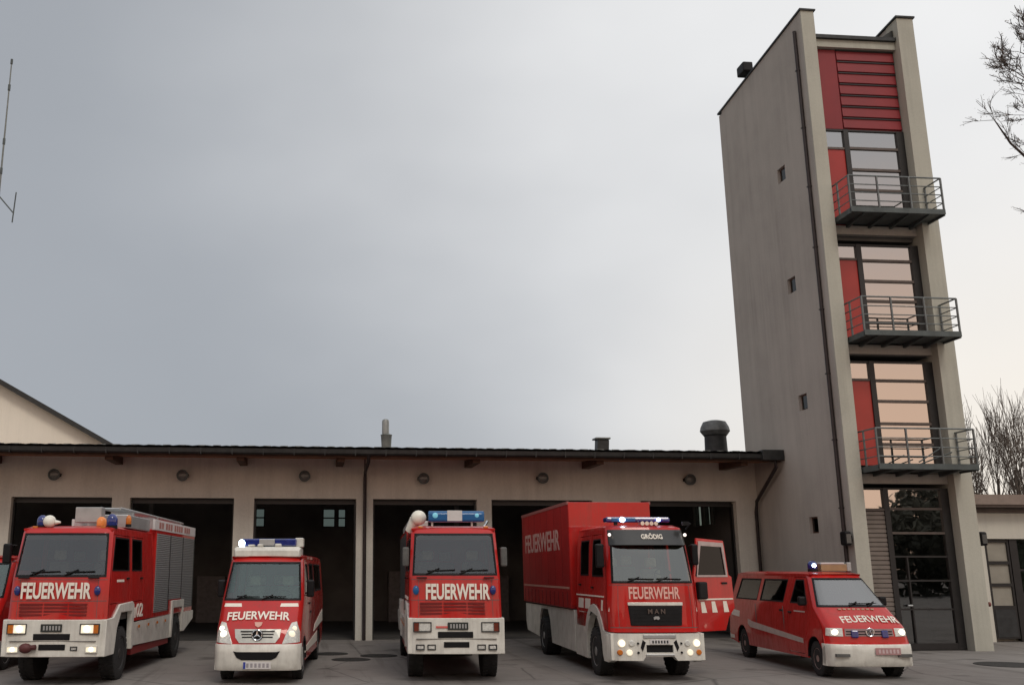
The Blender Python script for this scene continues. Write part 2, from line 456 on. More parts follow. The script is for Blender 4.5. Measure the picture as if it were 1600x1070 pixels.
def door_with_window(root, c, sd, outline, win, handle=None, m=RED, glassm=SIDEG, name='door'):
    d = side_panel(root, c, sd, name, m, outline, [win])
    g = MB().plate(inset(win, .012), [], side_map(c, sd), .012, .022, (), [p[0] for p in c['hw']]).build('door_window', glassm, d)
    MB().plate(inset(win, -.018), [inset(win, .014)], side_map(c, sd), -.005, .012, (), [p[0] for p in c['hw']]).build('window_seal', BLACK, g)
    if handle:
        u, v = handle; x = interp(c['hw'], v)
        q = MB(); q.box(sd*(x+.0), sd*(x+.03), u-.09, u+.09, v-.02, v+.02); q.build('handle', BLACK, d, .008)
    return d
def fixed_window(root, c, sd, win, glassm=SIDEG, name='side_window'):
    g = MB().plate(inset(win, .008), [], side_map(c, sd), .012, .022, (), [p[0] for p in c['hw']]).build(name, glassm, root)
    MB().plate(inset(win, -.018), [inset(win, .014)], side_map(c, sd), -.005, .012, (), [p[0] for p in c['hw']]).build('window_seal', BLACK, g)
    return g

# ------------------------------------------------------------------ the two cab-over engines
def fire_engine(loc, rz, label, kind):
    root = empty('fire_engine', loc, rz, label=label, cat='fire engine', group='fire vehicles parked in front of the station')
    A = kind == 'a'
    HW = .99 if A else .96
    c = dict(hw=[(.4, HW), (1.25, HW), (2.1, HW*.985), (3.1, HW*.93)], py=[(.5, 0), (1.25, 0), (2.08, .06), (2.98, .30), (3.1, .42)], bow=.05, cr=.09)
    zb, zt, zr = (2.1, 2.95, 3.07) if A else (2.13, 2.97, 3.1)
    body, ws = cab_front(root, c, 1.26, zb, zt, zr, GLASS)
    L = 4.0 if A else 3.2
    # cab shell: roof, rear wall, sides
    rings = []
    for y, dz in ((.42, 0), (.6, .05), (L, .07)):
        h = interp(c['hw'], zr)
        rings.append([(-h, y, zr-.05), (h, y, zr-.05), (h, y, zr-.01+dz*.3), (h*.86, y, zr+dz), (-h*.86, y, zr+dz), (-h, y, zr-.01+dz*.3)])
    body.loft(rings)
    body.box(-HW*.93, HW*.93, L-.06, L, 1.15, zr)
    ycut = [.5, 1, 1.5, 2, 2.5, 3]
    D1 = [(.30, 1.56), (1.80, 1.56), (1.80, 2.93), (.54, 2.93), (.30, 2.15)]
    W1 = [(.38, 2.22), (1.72, 2.22), (1.70, 2.88), (.60, 2.88)]
    D2 = [(1.90, 1.56), (2.98, 1.56), (2.98, 2.93), (1.90, 2.93)]
    W2 = [(1.98, 2.22), (2.84, 2.22), (2.84, 2.88), (1.98, 2.88)]
    out = [(edge_y(c, 1.26), 1.26), (edge_y(c, 2.1), 2.1), (edge_y(c, zr-.02), zr-.02), (L, zr-.02), (L, 1.13), (2.16, 1.13), (2.1, 1.5), (1.95, 1.56), (.95, 1.56), (.55, 1.3)]
    for sd in (-1, 1):
        body.plate(out, [inset(D1, -.014), inset(D2, -.014)], side_map(c, sd), 0, .045, ycut, [p[0] for p in c['hw']])
        door_with_window(root, c, sd, D1, W1, (1.6, 2.05))
        door_with_window(root, c, sd, D2, W2, (2.8, 2.05))
    body.build('cab', RED, root, .012, smooth=30)
    # dark cab inside and chassis
    B('cab_floor', INNER, root, (-HW*.9, HW*.9, .12, L-.08, 1.2, 1.45))
    B('dashboard', INNER, root, (-HW*.88, HW*.88, .2, .55, 1.45, zb-.02), bevel=.05)
    steering(root, .5, .68, zb+.12); seat(root, .5, 1.15, 1.7); seat(root, -.5, 1.15, 1.7); seat(root, 0, 2.7, 1.7); seat(root, -.55, 2.7, 1.7)
    B('chassis', BLACK, root, (-.55, .55, .1, 8.8, .62, 1.15), (-.88, .88, 2.3, 6.0, .7, 1.1))
    # bumper
    bm_ = MB(); f2 = lambda s, z, w: Vector((s*HW, -.10+.05*s*s+.11*max(0, (abs(s)-.88)/.12)**2+w, z))
    bm_.plate(rect(-1, 1, .56, 1.265), [], f2, 0, .25, SC, [.6, .9, 1.2])
    bump = bm_.build('bumper', WHITE, root, .02, smooth=30)
    B('bumper_groove', DARKG, bump, (-HW*.86, HW*.86, -.103, -.06, .855, .862))
    for x0, x1, z0, z1 in ((-.38, .34, .88, 1.0), (-.26, .26, .69, .80)):
        B('air_slot', BLACK, bump, (x0, x1, -.112, -.05, z0, z1), bevel=.008)
    for sd in (-1, 1):
        xa, xb = sorted((sd*.92*HW, sd*.53*HW))
        if A: lamp(root, xa, xb, -.098, .99, 1.19, indicator=sd, bulb=LAMP, hot=True)
        else: lamp(root, xa, xb, -.098, .99, 1.19, indicator=sd, bulb=LENS, hot=False)
        if A:
            lamp(root, *sorted((sd*.9*HW, sd*.66*HW)), -.098, .64, .77, name='fog_light', bulb=LAMP, hot=True, frame=WHITE)
            if sd > 0: lamp(root, .36, .5, -.098, .68, .76, name='fog_light', bulb=LENS)
        else:
            for q in (.86, .62): lamp(root, *sorted((sd*q*HW, sd*(q-.18)*HW)), -.098, .64, .75, name='fog_light', bulb=LENS)
    if A:
        number_plate(root, -.03, -.125, 1.11, .42, .15, PLATEK, cm=ALU)
        MB().ball((-.5, -.14, .73), .12, (1.1, .8, .8)).tube([(-.6, -.12, .72), (-.3, -.15, .75)], .05).build('tow_coupling', mat('dark_red_coupling', (.09, .02, .02), .6), bump, smooth=40)
    else:
        number_plate(root, .03, -.125, 1.11, .42, .15, PLATEK, cm=ALU)
        B('name_badge', mat('red_badge', (.6, .12, .1), .5), bump, (-.42, -.12, -.113, -.1, 1.07, 1.11))
    # grille below the lettering
    gy = .012
    for k in range(4):
        z = 1.33+k*.068
        B('grille_slat', mat('dark_red_grille', (.16, .006, .006), .4), root, (-.74, -.28, gy-.002, gy+.05, z, z+.04), (-.25, .22, gy-.002, gy+.05, z, z+.04), (.25, .6, gy-.002, gy+.05, z, z+.04))
    text('lettering', 'FEUERWEHR', CREAM, root, 1.4 if A else 1.33, .32, face_front(-.03 if A else .05, .012, 1.82 if A else 1.79, 3), .03)
    for sd in (-1, 1):
        MB().ball((sd*.8-.02, .045, 1.82), .095, (.7, .45, 1)).build('front_beacon', BLUE if (A or sd > 0) else BLUEL, root, smooth=60)
    wipers(ws, c, zb+.02, (-.6, .1), .6, .08)
    B('sun_strip', VISOR, root, (-HW*.86, HW*.86, .33, .36, zt-.12, zt-.03))
    fm = front_map(c)
    for z in (1.615, 2.03): MB().plate(rect(-.97, .97, z, z+.012), [], fm, -.002, .006, SC, []).build('panel_seam', INNER, root)
    for sd in (-1, 1):
        MB().plate(rect(*sorted((sd*.80, sd*.808)), 1.29, 2.03), [], fm, -.002, .006, [], [1.6]).build('panel_seam', INNER, root)
        B('grab_handle', BLACK, root, (sd*.70-.11, sd*.70+.11, .0, .05, 2.055, 2.085), bevel=.01)
        B('roof_marker', AMBER, root, (sd*.7-.05, sd*.7+.05, .42, .48, zr-.005, zr+.04), bevel=.01)
        for q in range(6): B('side_reflector', AMBER, root, (sd*(HW+.03), sd*(HW+.042), 2.6+q*.9, 2.72+q*.9, .97, 1.03)) if q < 4 else None
    # fenders, skirts, wheels
    for sd in (-1, 1):
        fo = [(-.02, 1.265), (.5, 1.28), (.95, 1.53), (2.02, 1.56), (2.14, 1.5), (2.16, .56), (2.02, .56), (1.98, 1.36), (1.06, 1.36), (.8, 1.05), (.66, .56), (-.02, .56)]
        fd = dict(c); fd['hw'] = [(0, HW+.035), (3, HW+.035)]
        side_panel(root, fd, sd, 'front_fender', WHITE, fo, w1=.12, bevel=.015)
        side_panel(root, fd, sd, 'side_skirt', WHITE, [(2.18, .62), (6.05, .55), (6.05, 1.12), (2.18, 1.1)], w0=.03, w1=.1)
        side_panel(root, fd, sd, 'rear_fender', WHITE, [(6.07, .55), (6.07, 1.46), (7.6, 1.46), (7.6, 1.12), (8.95, 1.12), (8.95, .9), (7.75, .62), (7.48, .62), (7.44, 1.27), (6.3, 1.27), (6.2, .55)], w1=.12, bevel=.012)
        B('running_board', mat('dark_red_sill', (.2, .012, .012), .5), root, (sd*(HW-.1), sd*(HW-.02), 2.25, 6.0, .42, .58))
        wheel(root, sd*(HW-.17), 1.36, .53, .32, sd, RIMD)
        wheel(root, sd*(HW-.17), 6.86, .53, .36, sd, RIMD)
    # rear body with shutters
    y0, y1 = L+.04, 8.9
    BH = HW if A else HW-.05
    B('body', RED, root, (-BH, BH, y0, y1, 1.12, 3.2), bevel=.02)
    for sd in (-1, 1):
        n = 3; w = (y1-y0-.1)/n
        for k in range(n):
            a, b = y0+.08+k*w, y0+w+k*w
            zlo = 1.5 if k >= 1 and b < 8.6 else 1.24
            mb = MB(); mb.box(sd*(BH-.02), sd*(BH+.012), a, b-.04, zlo, 3.1)
            sh = mb.build('roller_shutter', SHUT if A else DARKG, root)
            B('shutter_rail', DARKG, sh, (sd*(BH-.02), sd*(BH+.018), b-.038, b+.036, zlo, 3.1))
    # roof equipment
    if A:
        for sd in (-1, 1):
            mb = MB(); mb.box(sd*(HW-.05), sd*(HW+.01), L-.22, y1, 3.17, 3.42); bn = mb.build('roof_sign', PLATEM, root, .01)
            q = MB(); rs = random.Random(5)
            y = L+.25
            for g in (2, 3, 4, 3):
                for k in range(g):
                    q.box(sd*(HW+.01), sd*(HW+.016), y, y+.2, 3.22, 3.37); y += .28
                y += .18
            q.build('roof_sign_marks', mat('dull_red_marks', (.36, .16, .14), .6), bn)
        B('roof_locker', ALU, root, (.05, .9, 1.6, 3.7, zr+.05, zr+.34), bevel=.02)
        B('roof_gantry', ALU, root, (-.05, .5, .95, 1.25, zr+.14, zr+.46), bevel=.01)
        lad = MB()
        for x in (.2, .62):
            lad.tube([(x, 2.0, zr+.5), (x, 8.9, zr+.48)], .03, 6)
        for k in range(24): lad.tube([(.2, 2.1+k*.285, zr+.5), (.62, 2.1+k*.285, zr+.5)], .018, 5)
        for y in (3.0, 5.5, 8.4): lad.box(.15, .67, y, y+.08, zr+.08, zr+.47)
        lad.build('ladder', ALU, root)
        B('roof_box', ALU, root, (-.8, -.1, 4.3, 8.6, 3.2, 3.5), bevel=.02)
        beacon(root, -.62, .62, zr, .11, .22); beacon(root, .83, .62, zr+.0, .115, .25)
        MB().ball((-.44, .52, zr+.14), .135, (1, .9, .95)).tube([(-.44, .55, zr), (-.44, .55, zr+.06)], .05).lathe([(0, .05), (.1, .02)], (-.31, .52, zr+.12), 'x', 8).build('searchlight', mat('white_dome', (.78, .77, .68), .35), root, smooth=50)
        beacon(root, .56, .8, zr+.0, .1, .2, ORANGE); pass
        beacon(root, 1.0, 1.3, zr+.06, .06, .2, AMBER)
    else:
        lb = MB(); lb.loft([[(x, .5+dy, zr+.14+dz) for dy, dz in ((0, .02), (.04, 0), (.3, 0), (.34, .02), (.34, .17), (.28, .23), (.06, .23), (0, .17))] for x in (-.52, -.40, .56, .68)])
        o = lb.build('light_bar', BLUEL, root, .02, smooth=40)
        B('light_bar_panel', PLATEM, o, (-.12, .20, .49, .85, zr+.15, zr+.375), bevel=.006)
        for x, q in ((-.38, .06), (.52, .045)): MB().ball((x, .5, zr+.27), q, (1, .4, 1)).build('flash_bulb', emit('cyan_bulb', (.2, .7, .9), .22, (.2, .5, .6)), o, smooth=60)
        B('light_bar_foot', WHITE, o, (-.46, -.42, .6, .66, zr, zr+.15), (.4, .44, .6, .66, zr, zr+.15))
        MB().ball((-.72, .9, zr+.24), .17, (1, .7, .95)).tube([(-.92, 1.1, zr-.05), (-.78, 1.0, zr+.2)], [.10, .14]).build('searchlight', mat('white_dome', (.78, .77, .68), .35), root, smooth=50)
        B('roof_locker', ALU, root, (-.85, -.35, 4, 8.6, 3.2, 3.42), bevel=.02)
        for x in (.5,): MB().tube([(x+.16, .6, zr), (x+.26, .62, zr+.16)], .03, 6).build('horn', CHROME, root)
    # side markings on the cab doors
    for sd in (-1, 1):
        x = interp(c['hw'], 1.3)
        M = face_right if sd > 0 else face_left
        if A:
            text('door_marking', '02', CREAM, root, .62, .30, M(sd*(HW+.004), 2.75, 1.35), .02)
            B('door_marking', CREAM, root, (sd*(HW-.02), sd*(HW+.004), 2.28, 2.42, 1.2, 1.42))
            B('door_stripe', CREAM, root, (sd*(HW*.985-.02), sd*(HW*.99+.004), .75, 1.3, 1.98, 2.03))
        else:
            B('door_stripe', CREAM, root, (sd*(HW*.99-.02), sd*(HW+.004), 1.0, 2.9, 1.6, 1.66))
    if A:
        mirror(root, -HW, .25, 2.55, -1, .4, .16, .16)
    else:
        mirror(root, -HW, .4, 2.5, -1, .4, .14, .06, INNER)
        mirror(root, HW, .4, 2.5, 1, .4, .14, .1, INNER)
    return root

# ------------------------------------------------------------------ the box lorry
def box_lorry(loc, rz):
    root = empty('fire_lorry', loc, rz, label='red fire lorry with tall tarpaulin box and black sun visor, one door standing open', cat='fire lorry', group='fire vehicles parked in front of the station')
    HW = .96
    c = dict(hw=[(.3, HW), (1.5, HW), (2.0, HW*.965), (2.75, HW*.92), (3.2, HW*.86)], py=[(.5, 0), (1.0, 0), (1.97, .06), (2.74, .26), (3.2, .45)], bow=.10, cr=.16)
    zb, zt, zr = 1.97, 2.76, 3.12
    body, ws = cab_front(root, c, .97, zb, zt, zr, GLASSM, sx=.92)
    L = 3.1
    rings = []
    for y, dz, k in ((.55, 0, .9), (.8, .06, 1), (L, .1, 1)):
        h = interp(c['hw'], zr)*k
        rings.append([(-h, y, zr-.06), (h, y, zr-.06), (h, y, zr+dz*.3), (h*.84, y, zr+dz), (-h*.84, y, zr+dz), (-h, y, zr+dz*.3)])
    body.loft(rings)
    body.box(-HW*.86, HW*.86, L-.05, L, 1.0, zr)
    D1 = [(.5, 1.02), (.72, 1.02), (.86, 1.42), (1.15, 1.5), (1.7, 1.5), (1.7, 2.98), (.86, 2.98), (.5, 2.05)]
    W1 = [(.64, 2.1), (1.6, 2.1), (1.56, 2.88), (.92, 2.88)]
    D2 = [(1.84, 1.3), (2.86, 1.3), (2.86, 2.98), (1.84, 2.98)]
    W2 = [(1.96, 2.12), (2.72, 2.12), (2.72, 2.88), (1.96, 2.88)]
    arch = arc(1.42, .55, .86, 180, 0, 10, .78)
    out = [(edge_y(c, .97), .97), (edge_y(c, 1.97), 1.97), (edge_y(c, zr-.02), zr-.02), (L, zr-.02), (L, .98), (2.2, .98)]+[(u, v) for u, v in reversed(arch) if v > 1.0]
    for sd in (-1, 1):
        body.plate(out, [inset(D1, -.014), inset(D2, -.014)], side_map(c, sd), 0, .045, [.6, 1.2, 1.8, 2.4], [p[0] for p in c['hw']])
        door_with_window(root, c, sd, D2, W2, (2.74, 1.9))
    door_with_window(root, c, -1, D1, W1, (1.55, 1.85))
    body.build('cab', RED, root, .014, smooth=30)
    # the open door: the same door hinged forward of the wheel
    hinge = empty('open_door', (HW*.98+.04, .36, 0), -57); hinge.parent = root
    oc = dict(c); oc['hw'] = [(z, h-HW*.98) for z, h in c['hw']]; pane = glass('dark_door_glass', (.12, .14, .14), 1.35)
    sh = lambda pl: [(u-.5, v) for u, v in pl]
    d = door_with_window(hinge, oc, 1, [(.0, .96), (.92, .96), (1.08, 1.25), (1.28, 1.42), (1.3, 2.08), (1.2, 2.12), (1.16, 2.86), (.24, 2.9), (.0, 2.1)], [(.10, 2.1), (1.13, 2.1), (1.10, 2.78), (.28, 2.81)], (1.0, 1.95), glassm=pane)
    MB().plate([(.09, 2.08), (1.15, 2.08), (1.12, 2.81), (.27, 2.84)], [[(.13, 2.12), (1.10, 2.12), (1.05, 2.72), (.33, 2.74)]], lambda u, v, w: Vector((interp(oc['hw'], v)+w, u, v)), -.004, .012, (), [2.75]).build('window_surround', mat('pale_rose_seal', (.42, .33, .31), .6), d)
    MB().box(-.02, .10, .02, .3, 1.62, 1.98).build('door_mirror', BLACK, d, .03)
    d.name = 'door_panel'
    B('door_trim', CREAM, d, (.0, .024, .06, 1.24, 1.60, 1.63))
    for u in (.14, .5, .9):
        mb = MB(); mb.plate([(u, 1.34), (u+.17, 1.34), (u+.1, 1.57), (u-.02, 1.57)], [], lambda a, b, w: Vector((w+.02, a, b)), -.002, .006); mb.build('door_marking', CREAM, d)
    # inside
    B('cab_floor', INNER, root, (-HW*.84, HW*.84, .2, L-.06, 1.0, 1.25))
    B('dashboard', INNER, root, (-HW*.82, HW*.82, .28, .7, 1.25, zb), bevel=.06)
    steering(root, .45, .78, zb+.12); seat(root, .45, 1.3, 1.55); seat(root, -.45, 1.3, 1.55)
    seat(root, 0, 1.7, 1.6)
    B('chassis', BLACK, root, (-.5, .5, .2, 9.6, .55, 1.1), (-.85, .85, 2.4, 6.0, .6, 1.1))
    # visor over the windscreen
    vm = front_map(dict(hw=[(0, HW*.88), (5, HW*.86)], py=[(2.74, .12), (3.08, .34)], bow=.1, cr=.16))
    vis = MB().plate([(-1, 2.74), (1, 2.74), (.97, 3.07), (-.97, 3.07)], [], vm, 0, .05, SC, [2.8, 2.9, 3.0]).build('sun_visor', VISOR, root, .02, smooth=30)
    text('lettering', 'GRÖDIG', CREAM, vis, .46, .15, face_front(.06, .232, 2.93, 33), .02)
    for sd in (-1, 1):
        MB().ball((sd*.82, .34, 2.96), .035).build('marker_lamp', emit('marker_lamp_glow', (1, .85, .75), 1.2), vis, smooth=60)
    # light bar and horns
    o = B('light_bar', BLUE, root, (-.72, .72, .95, 1.25, zr+.13, zr+.25), bevel=.04)
    for x, q in ((-.36, .055), (.45, .038)): MB().ball((x, .93, zr+.19), q, (1.1, .6, 1)).build('flash_bulb', FLASH, o, smooth=60)
    B('light_bar_segment', BLUEL, o, (-.6, -.06, .94, 1.26, zr+.14, zr+.24), bevel=.02)
    B('light_bar_foot', DARKG, o, (-.5, -.44, 1.05, 1.15, zr, zr+.14), (.44, .5, 1.05, 1.15, zr, zr+.14))
    for k in range(4): MB().lathe([(0, .045), (.12, .02), (.3, .015)], (.02+k*.1, .7, zr+.1), 'y', 10).build('horn', CHROME, root, smooth=40)
    # front: grille, lettering
    gm = front_map(dict(c, cr=0)); gr = MB().plate([(-.56, 1.10), (.56, 1.10), (.6, 1.5), (-.6, 1.5)], [], gm, -.02, .05, [-.4, -.2, 0, .2, .4]).build('grille', BLACK, root, .02)
    MB().plate([(-.6, 1.505), (.6, 1.505), (.61, 1.57), (-.61, 1.57)], [], gm, -.03, .05, [-.4, -.2, 0, .2, .4]).build('grille_strip', WHITE, root, .008)
    for k in range(4): MB().plate(rect(-.5, .5, 1.19+k*.075, 1.203+k*.075), [], gm, -.026, 0, [-.4, -.2, 0, .2, .4]).build('grille_slat', BLACK, gr)
    text('maker_letters', 'M A N', mat('dull_bronze', (.15, .115, .10), .4, .5), gr, .36, .10, face_front(0, -.024, 1.39, 0), .015)
    lion = MB(); lion.plate([(-.06, 1.22), (-.02, 1.24), (.03, 1.22), (.06, 1.25), (.04, 1.29), (-.03, 1.29), (-.07, 1.27)], [], lambda u, v, w: Vector((u, -.03+w, v)), 0, .02); lion.build('lion_emblem', ALU, gr)
    text('lettering', 'FEUERWEHR', ROSE, root, 1.08, .25, face_front(.0, .035, 1.76, 3), .022, bend=.035)
    for sd in (-1, 1):
        mb = MB(); mb.plate([(-.03, 1.38), (.08, 1.38), (.04, 1.6), (-.02, 1.6)], [], lambda u, v, w: Vector((sd*HW*(.9)+u*sd, .22+w, v)), 0, .02)
        mb.build('front_marking', CREAM, root)
    wipers(ws, c, zb+.02, (-.55, .05), .55, .05)
    fm = front_map(c)
    MB().plate(rect(-.97, .97, 1.915, 1.927), [], fm, -.002, .006, SC, []).build('panel_seam', INNER, root)
    MB().plate(rect(-.97, .97, 1.055, 1.07), [], fm, -.002, .006, SC, []).build('panel_seam', INNER, root)
    for sd in (-1, 1):
        MB().plate(rect(*sorted((sd*.80, sd*.808)), 1.07, 1.915), [], fm, -.002, .006, [], [1.5]).build('panel_seam', INNER, root)
    # bumper
    f2 = lambda s, z, w: Vector((s*(HW+.04), -.12+.08*s*s+.22*max(0, (abs(s)-.82)/.18)**2+w, z))
    bm_ = MB()
    bm_.plate([(-1, .42), (-.36, .42), (-.3, .5), (.3, .5), (.36, .42), (1, .42), (1, .9), (.97, .95), (-.97, .95), (-1, .9)], [rect(-.28, .28, .58, .73)], f2, 0, .2, SC, [.5, .7, .9])
    bump = bm_.build('bumper', WHITE, root, .03, smooth=30)
    B('air_slot', BLACK, bump, (-.29, .29, -.06, .1, .56, .75))
    B('bumper_step', ALU, bump, (-.34, .34, -.135, -.08, .86, .935), (-.3, .3, -.135, -.06, .515, .55), bevel=.01)
    number_plate(root, 0, -.13, .79, .42, .1, PLATEM, cm=DARKG)
    for sd in (-1, 1):
        y = -.045 if sd else 0
        def ln(xc, zc, r, m, nm, depth=-.02):
            q = MB(); q.lathe([(0, r), (.03, r*.98), (.05, r*.7)][::1], (xc, f2(abs(xc)/(HW+.04), zc, 0).y+.02, zc), 'y', 16)
            o_ = MB().lathe([(-.012-.03, r*.8), (-.03, r), (.02, r*1.08)], (xc, f2(abs(xc)/(HW+.04), zc, 0).y+.01, zc), 'y', 18).build(nm, m, root, smooth=40)
            q.bm.free(); return o_
        a = ln(sd*.78, .76, .075, LAMP, 'headlight'); MB().ball((sd*.78, f2(.76, .76, 0).y-.035, .76), .05, (1, .3, 1)).build('bulb', LAMPH, a, smooth=60)
        ln(sd*.58, .76, .06, LENS, 'headlight'); ln(sd*.63, .58, .06, LAMP, 'fog_light'); ln(sd*.82, .58, .055, AMBER, 'indicator')
        ln(sd*.45, .76, .022, BLACK, 'bumper_hole'); ln(sd*.45, .58, .022, BLACK, 'bumper_hole')
        mb = MB(); mb.plate([(sd*.36, .6), (sd*.29, .78), (sd*.35, .83), (sd*.4, .68)], [], lambda u, v, w: Vector((u, -.118+w, v)), 0, .02); mb.build('tow_eye_recess', BLACK, bump)
    # arches, steps, skirts
    for sd in (-1, 1):
        ao = arc(1.42, .5, 1.0, 180, 0, 12, .92); ai = arc(1.42, .5, .8, 0, 180, 12, .7)
        fo = [(.02, .42), (.02, .95), (.5, .96)]+[p for p in ao if p[1] > .96]+[(2.34, .55), (2.34, .3), (2.12, .3), (2.12, .5)]+ai[1:-1]+[(.72, .5), (.62, .36), (.3, .36)]
        fd = dict(c); fd['hw'] = [(0, HW+.02), (3, HW+.02)]
        side_panel(root, fd, sd, 'wheel_arch', WHITE, fo, w1=.14, bevel=.02)
        side_panel(root, fd, sd, 'step_panel', WHITE, rect(2.36, 3.3, .3, 1.3), w0=.02, w1=.12)
        fd2 = dict(c); fd2['hw'] = [(0, HW+.03), (3, HW+.03)]
        side_panel(root, fd2, sd, 'side_skirt', WHITE, [(3.34, .34), (6.1, .36), (6.3, .95), (6.55, 1.2), (7.45, 1.2), (7.75, .95), (7.85, .42), (9.7, .5), (9.9, .75), (9.9, 1.27), (3.34, 1.3)], w0=.02, w1=.08)
        wheel(root, sd*(HW-.14), 1.42, .5, .3, sd, RIMG)
        wheel(root, sd*(HW-.14), 7.0, .5, .42, sd, RIMG)
        B('cab_stripe', CREAM, root, (sd*(HW-.02), sd*(HW+.004), .55 if sd < 0 else 1.9, 3.05, 1.655, 1.685))
        if sd < 0:
            for u, ww in ((.65, .14), (1.75, .5), (2.4, .5)):
                mb = MB(); mb.plate([(u, 1.38), (u+ww, 1.38), (u+ww-.06, 1.6), (u-.03, 1.6)], [], lambda a, b, w: Vector((-HW-.004+w, a, b)), 0, .02); mb.build('door_marking', CREAM, root)
    # tarpaulin box
    BW = 1.03
    bx = MB(); bx.box(-BW, BW, 3.4, 9.9, 1.32, 3.86)
    box = bx.build('cargo_box', REDD, root, .03)
    for sd in (-1, 1):
        for k in range(7): B('tarpaulin_seam', mat('dark_red_strap', (.14, .006, .006), .6), box, (sd*(BW-.005), sd*(BW+.003), 4.2+k*.9, 4.215+k*.9, 1.86, 3.78))
    B('box_front', RED, box, (-BW+.02, BW-.02, 3.385, 3.41, 1.4, 3.84))
    for sd in (-1, 1):
        B('roof_rail', mat('dull_rose_rail', (.30, .10, .09), .5), box, (sd*(BW-.04), sd*(BW+.012), 3.4, 9.9, 3.80, 3.875))
        B('box_stripe', mat('dull_pink_stripe', (.50, .25, .19), .6), box, (sd*(BW-.01), sd*(BW+.004), 3.5, 9.8, 1.78, 1.83))
        M = face_right if sd > 0 else face_left
        text('lettering', 'FEUERWEHR', mat('dull_rose_letters', (.50, .30, .26), .6), box, 4.9, .52, M(sd*(BW+.002), 6.9, 2.98), .02)
        for k in range(12): B('tarpaulin_strap', mat('dark_red_strap', (.14, .006, .006), .6), box, (sd*(BW-.005), sd*(BW+.008), 3.7+k*.53, 3.75+k*.53, 1.34, 1.7))
    mirror(root, -.93, .38, 2.52, -1, .5, .17, .12); mirror(root, .93, .45, 2.55, 1, .44, .14, .1)
    MB().tube([(.9, .5, 3.08), (.98, .42, 3.2), (.82, .3, 3.22)], .018).box(.76, .9, .24, .34, 3.16, 3.24).build('kerb_mirror', BLACK, root)
    return root

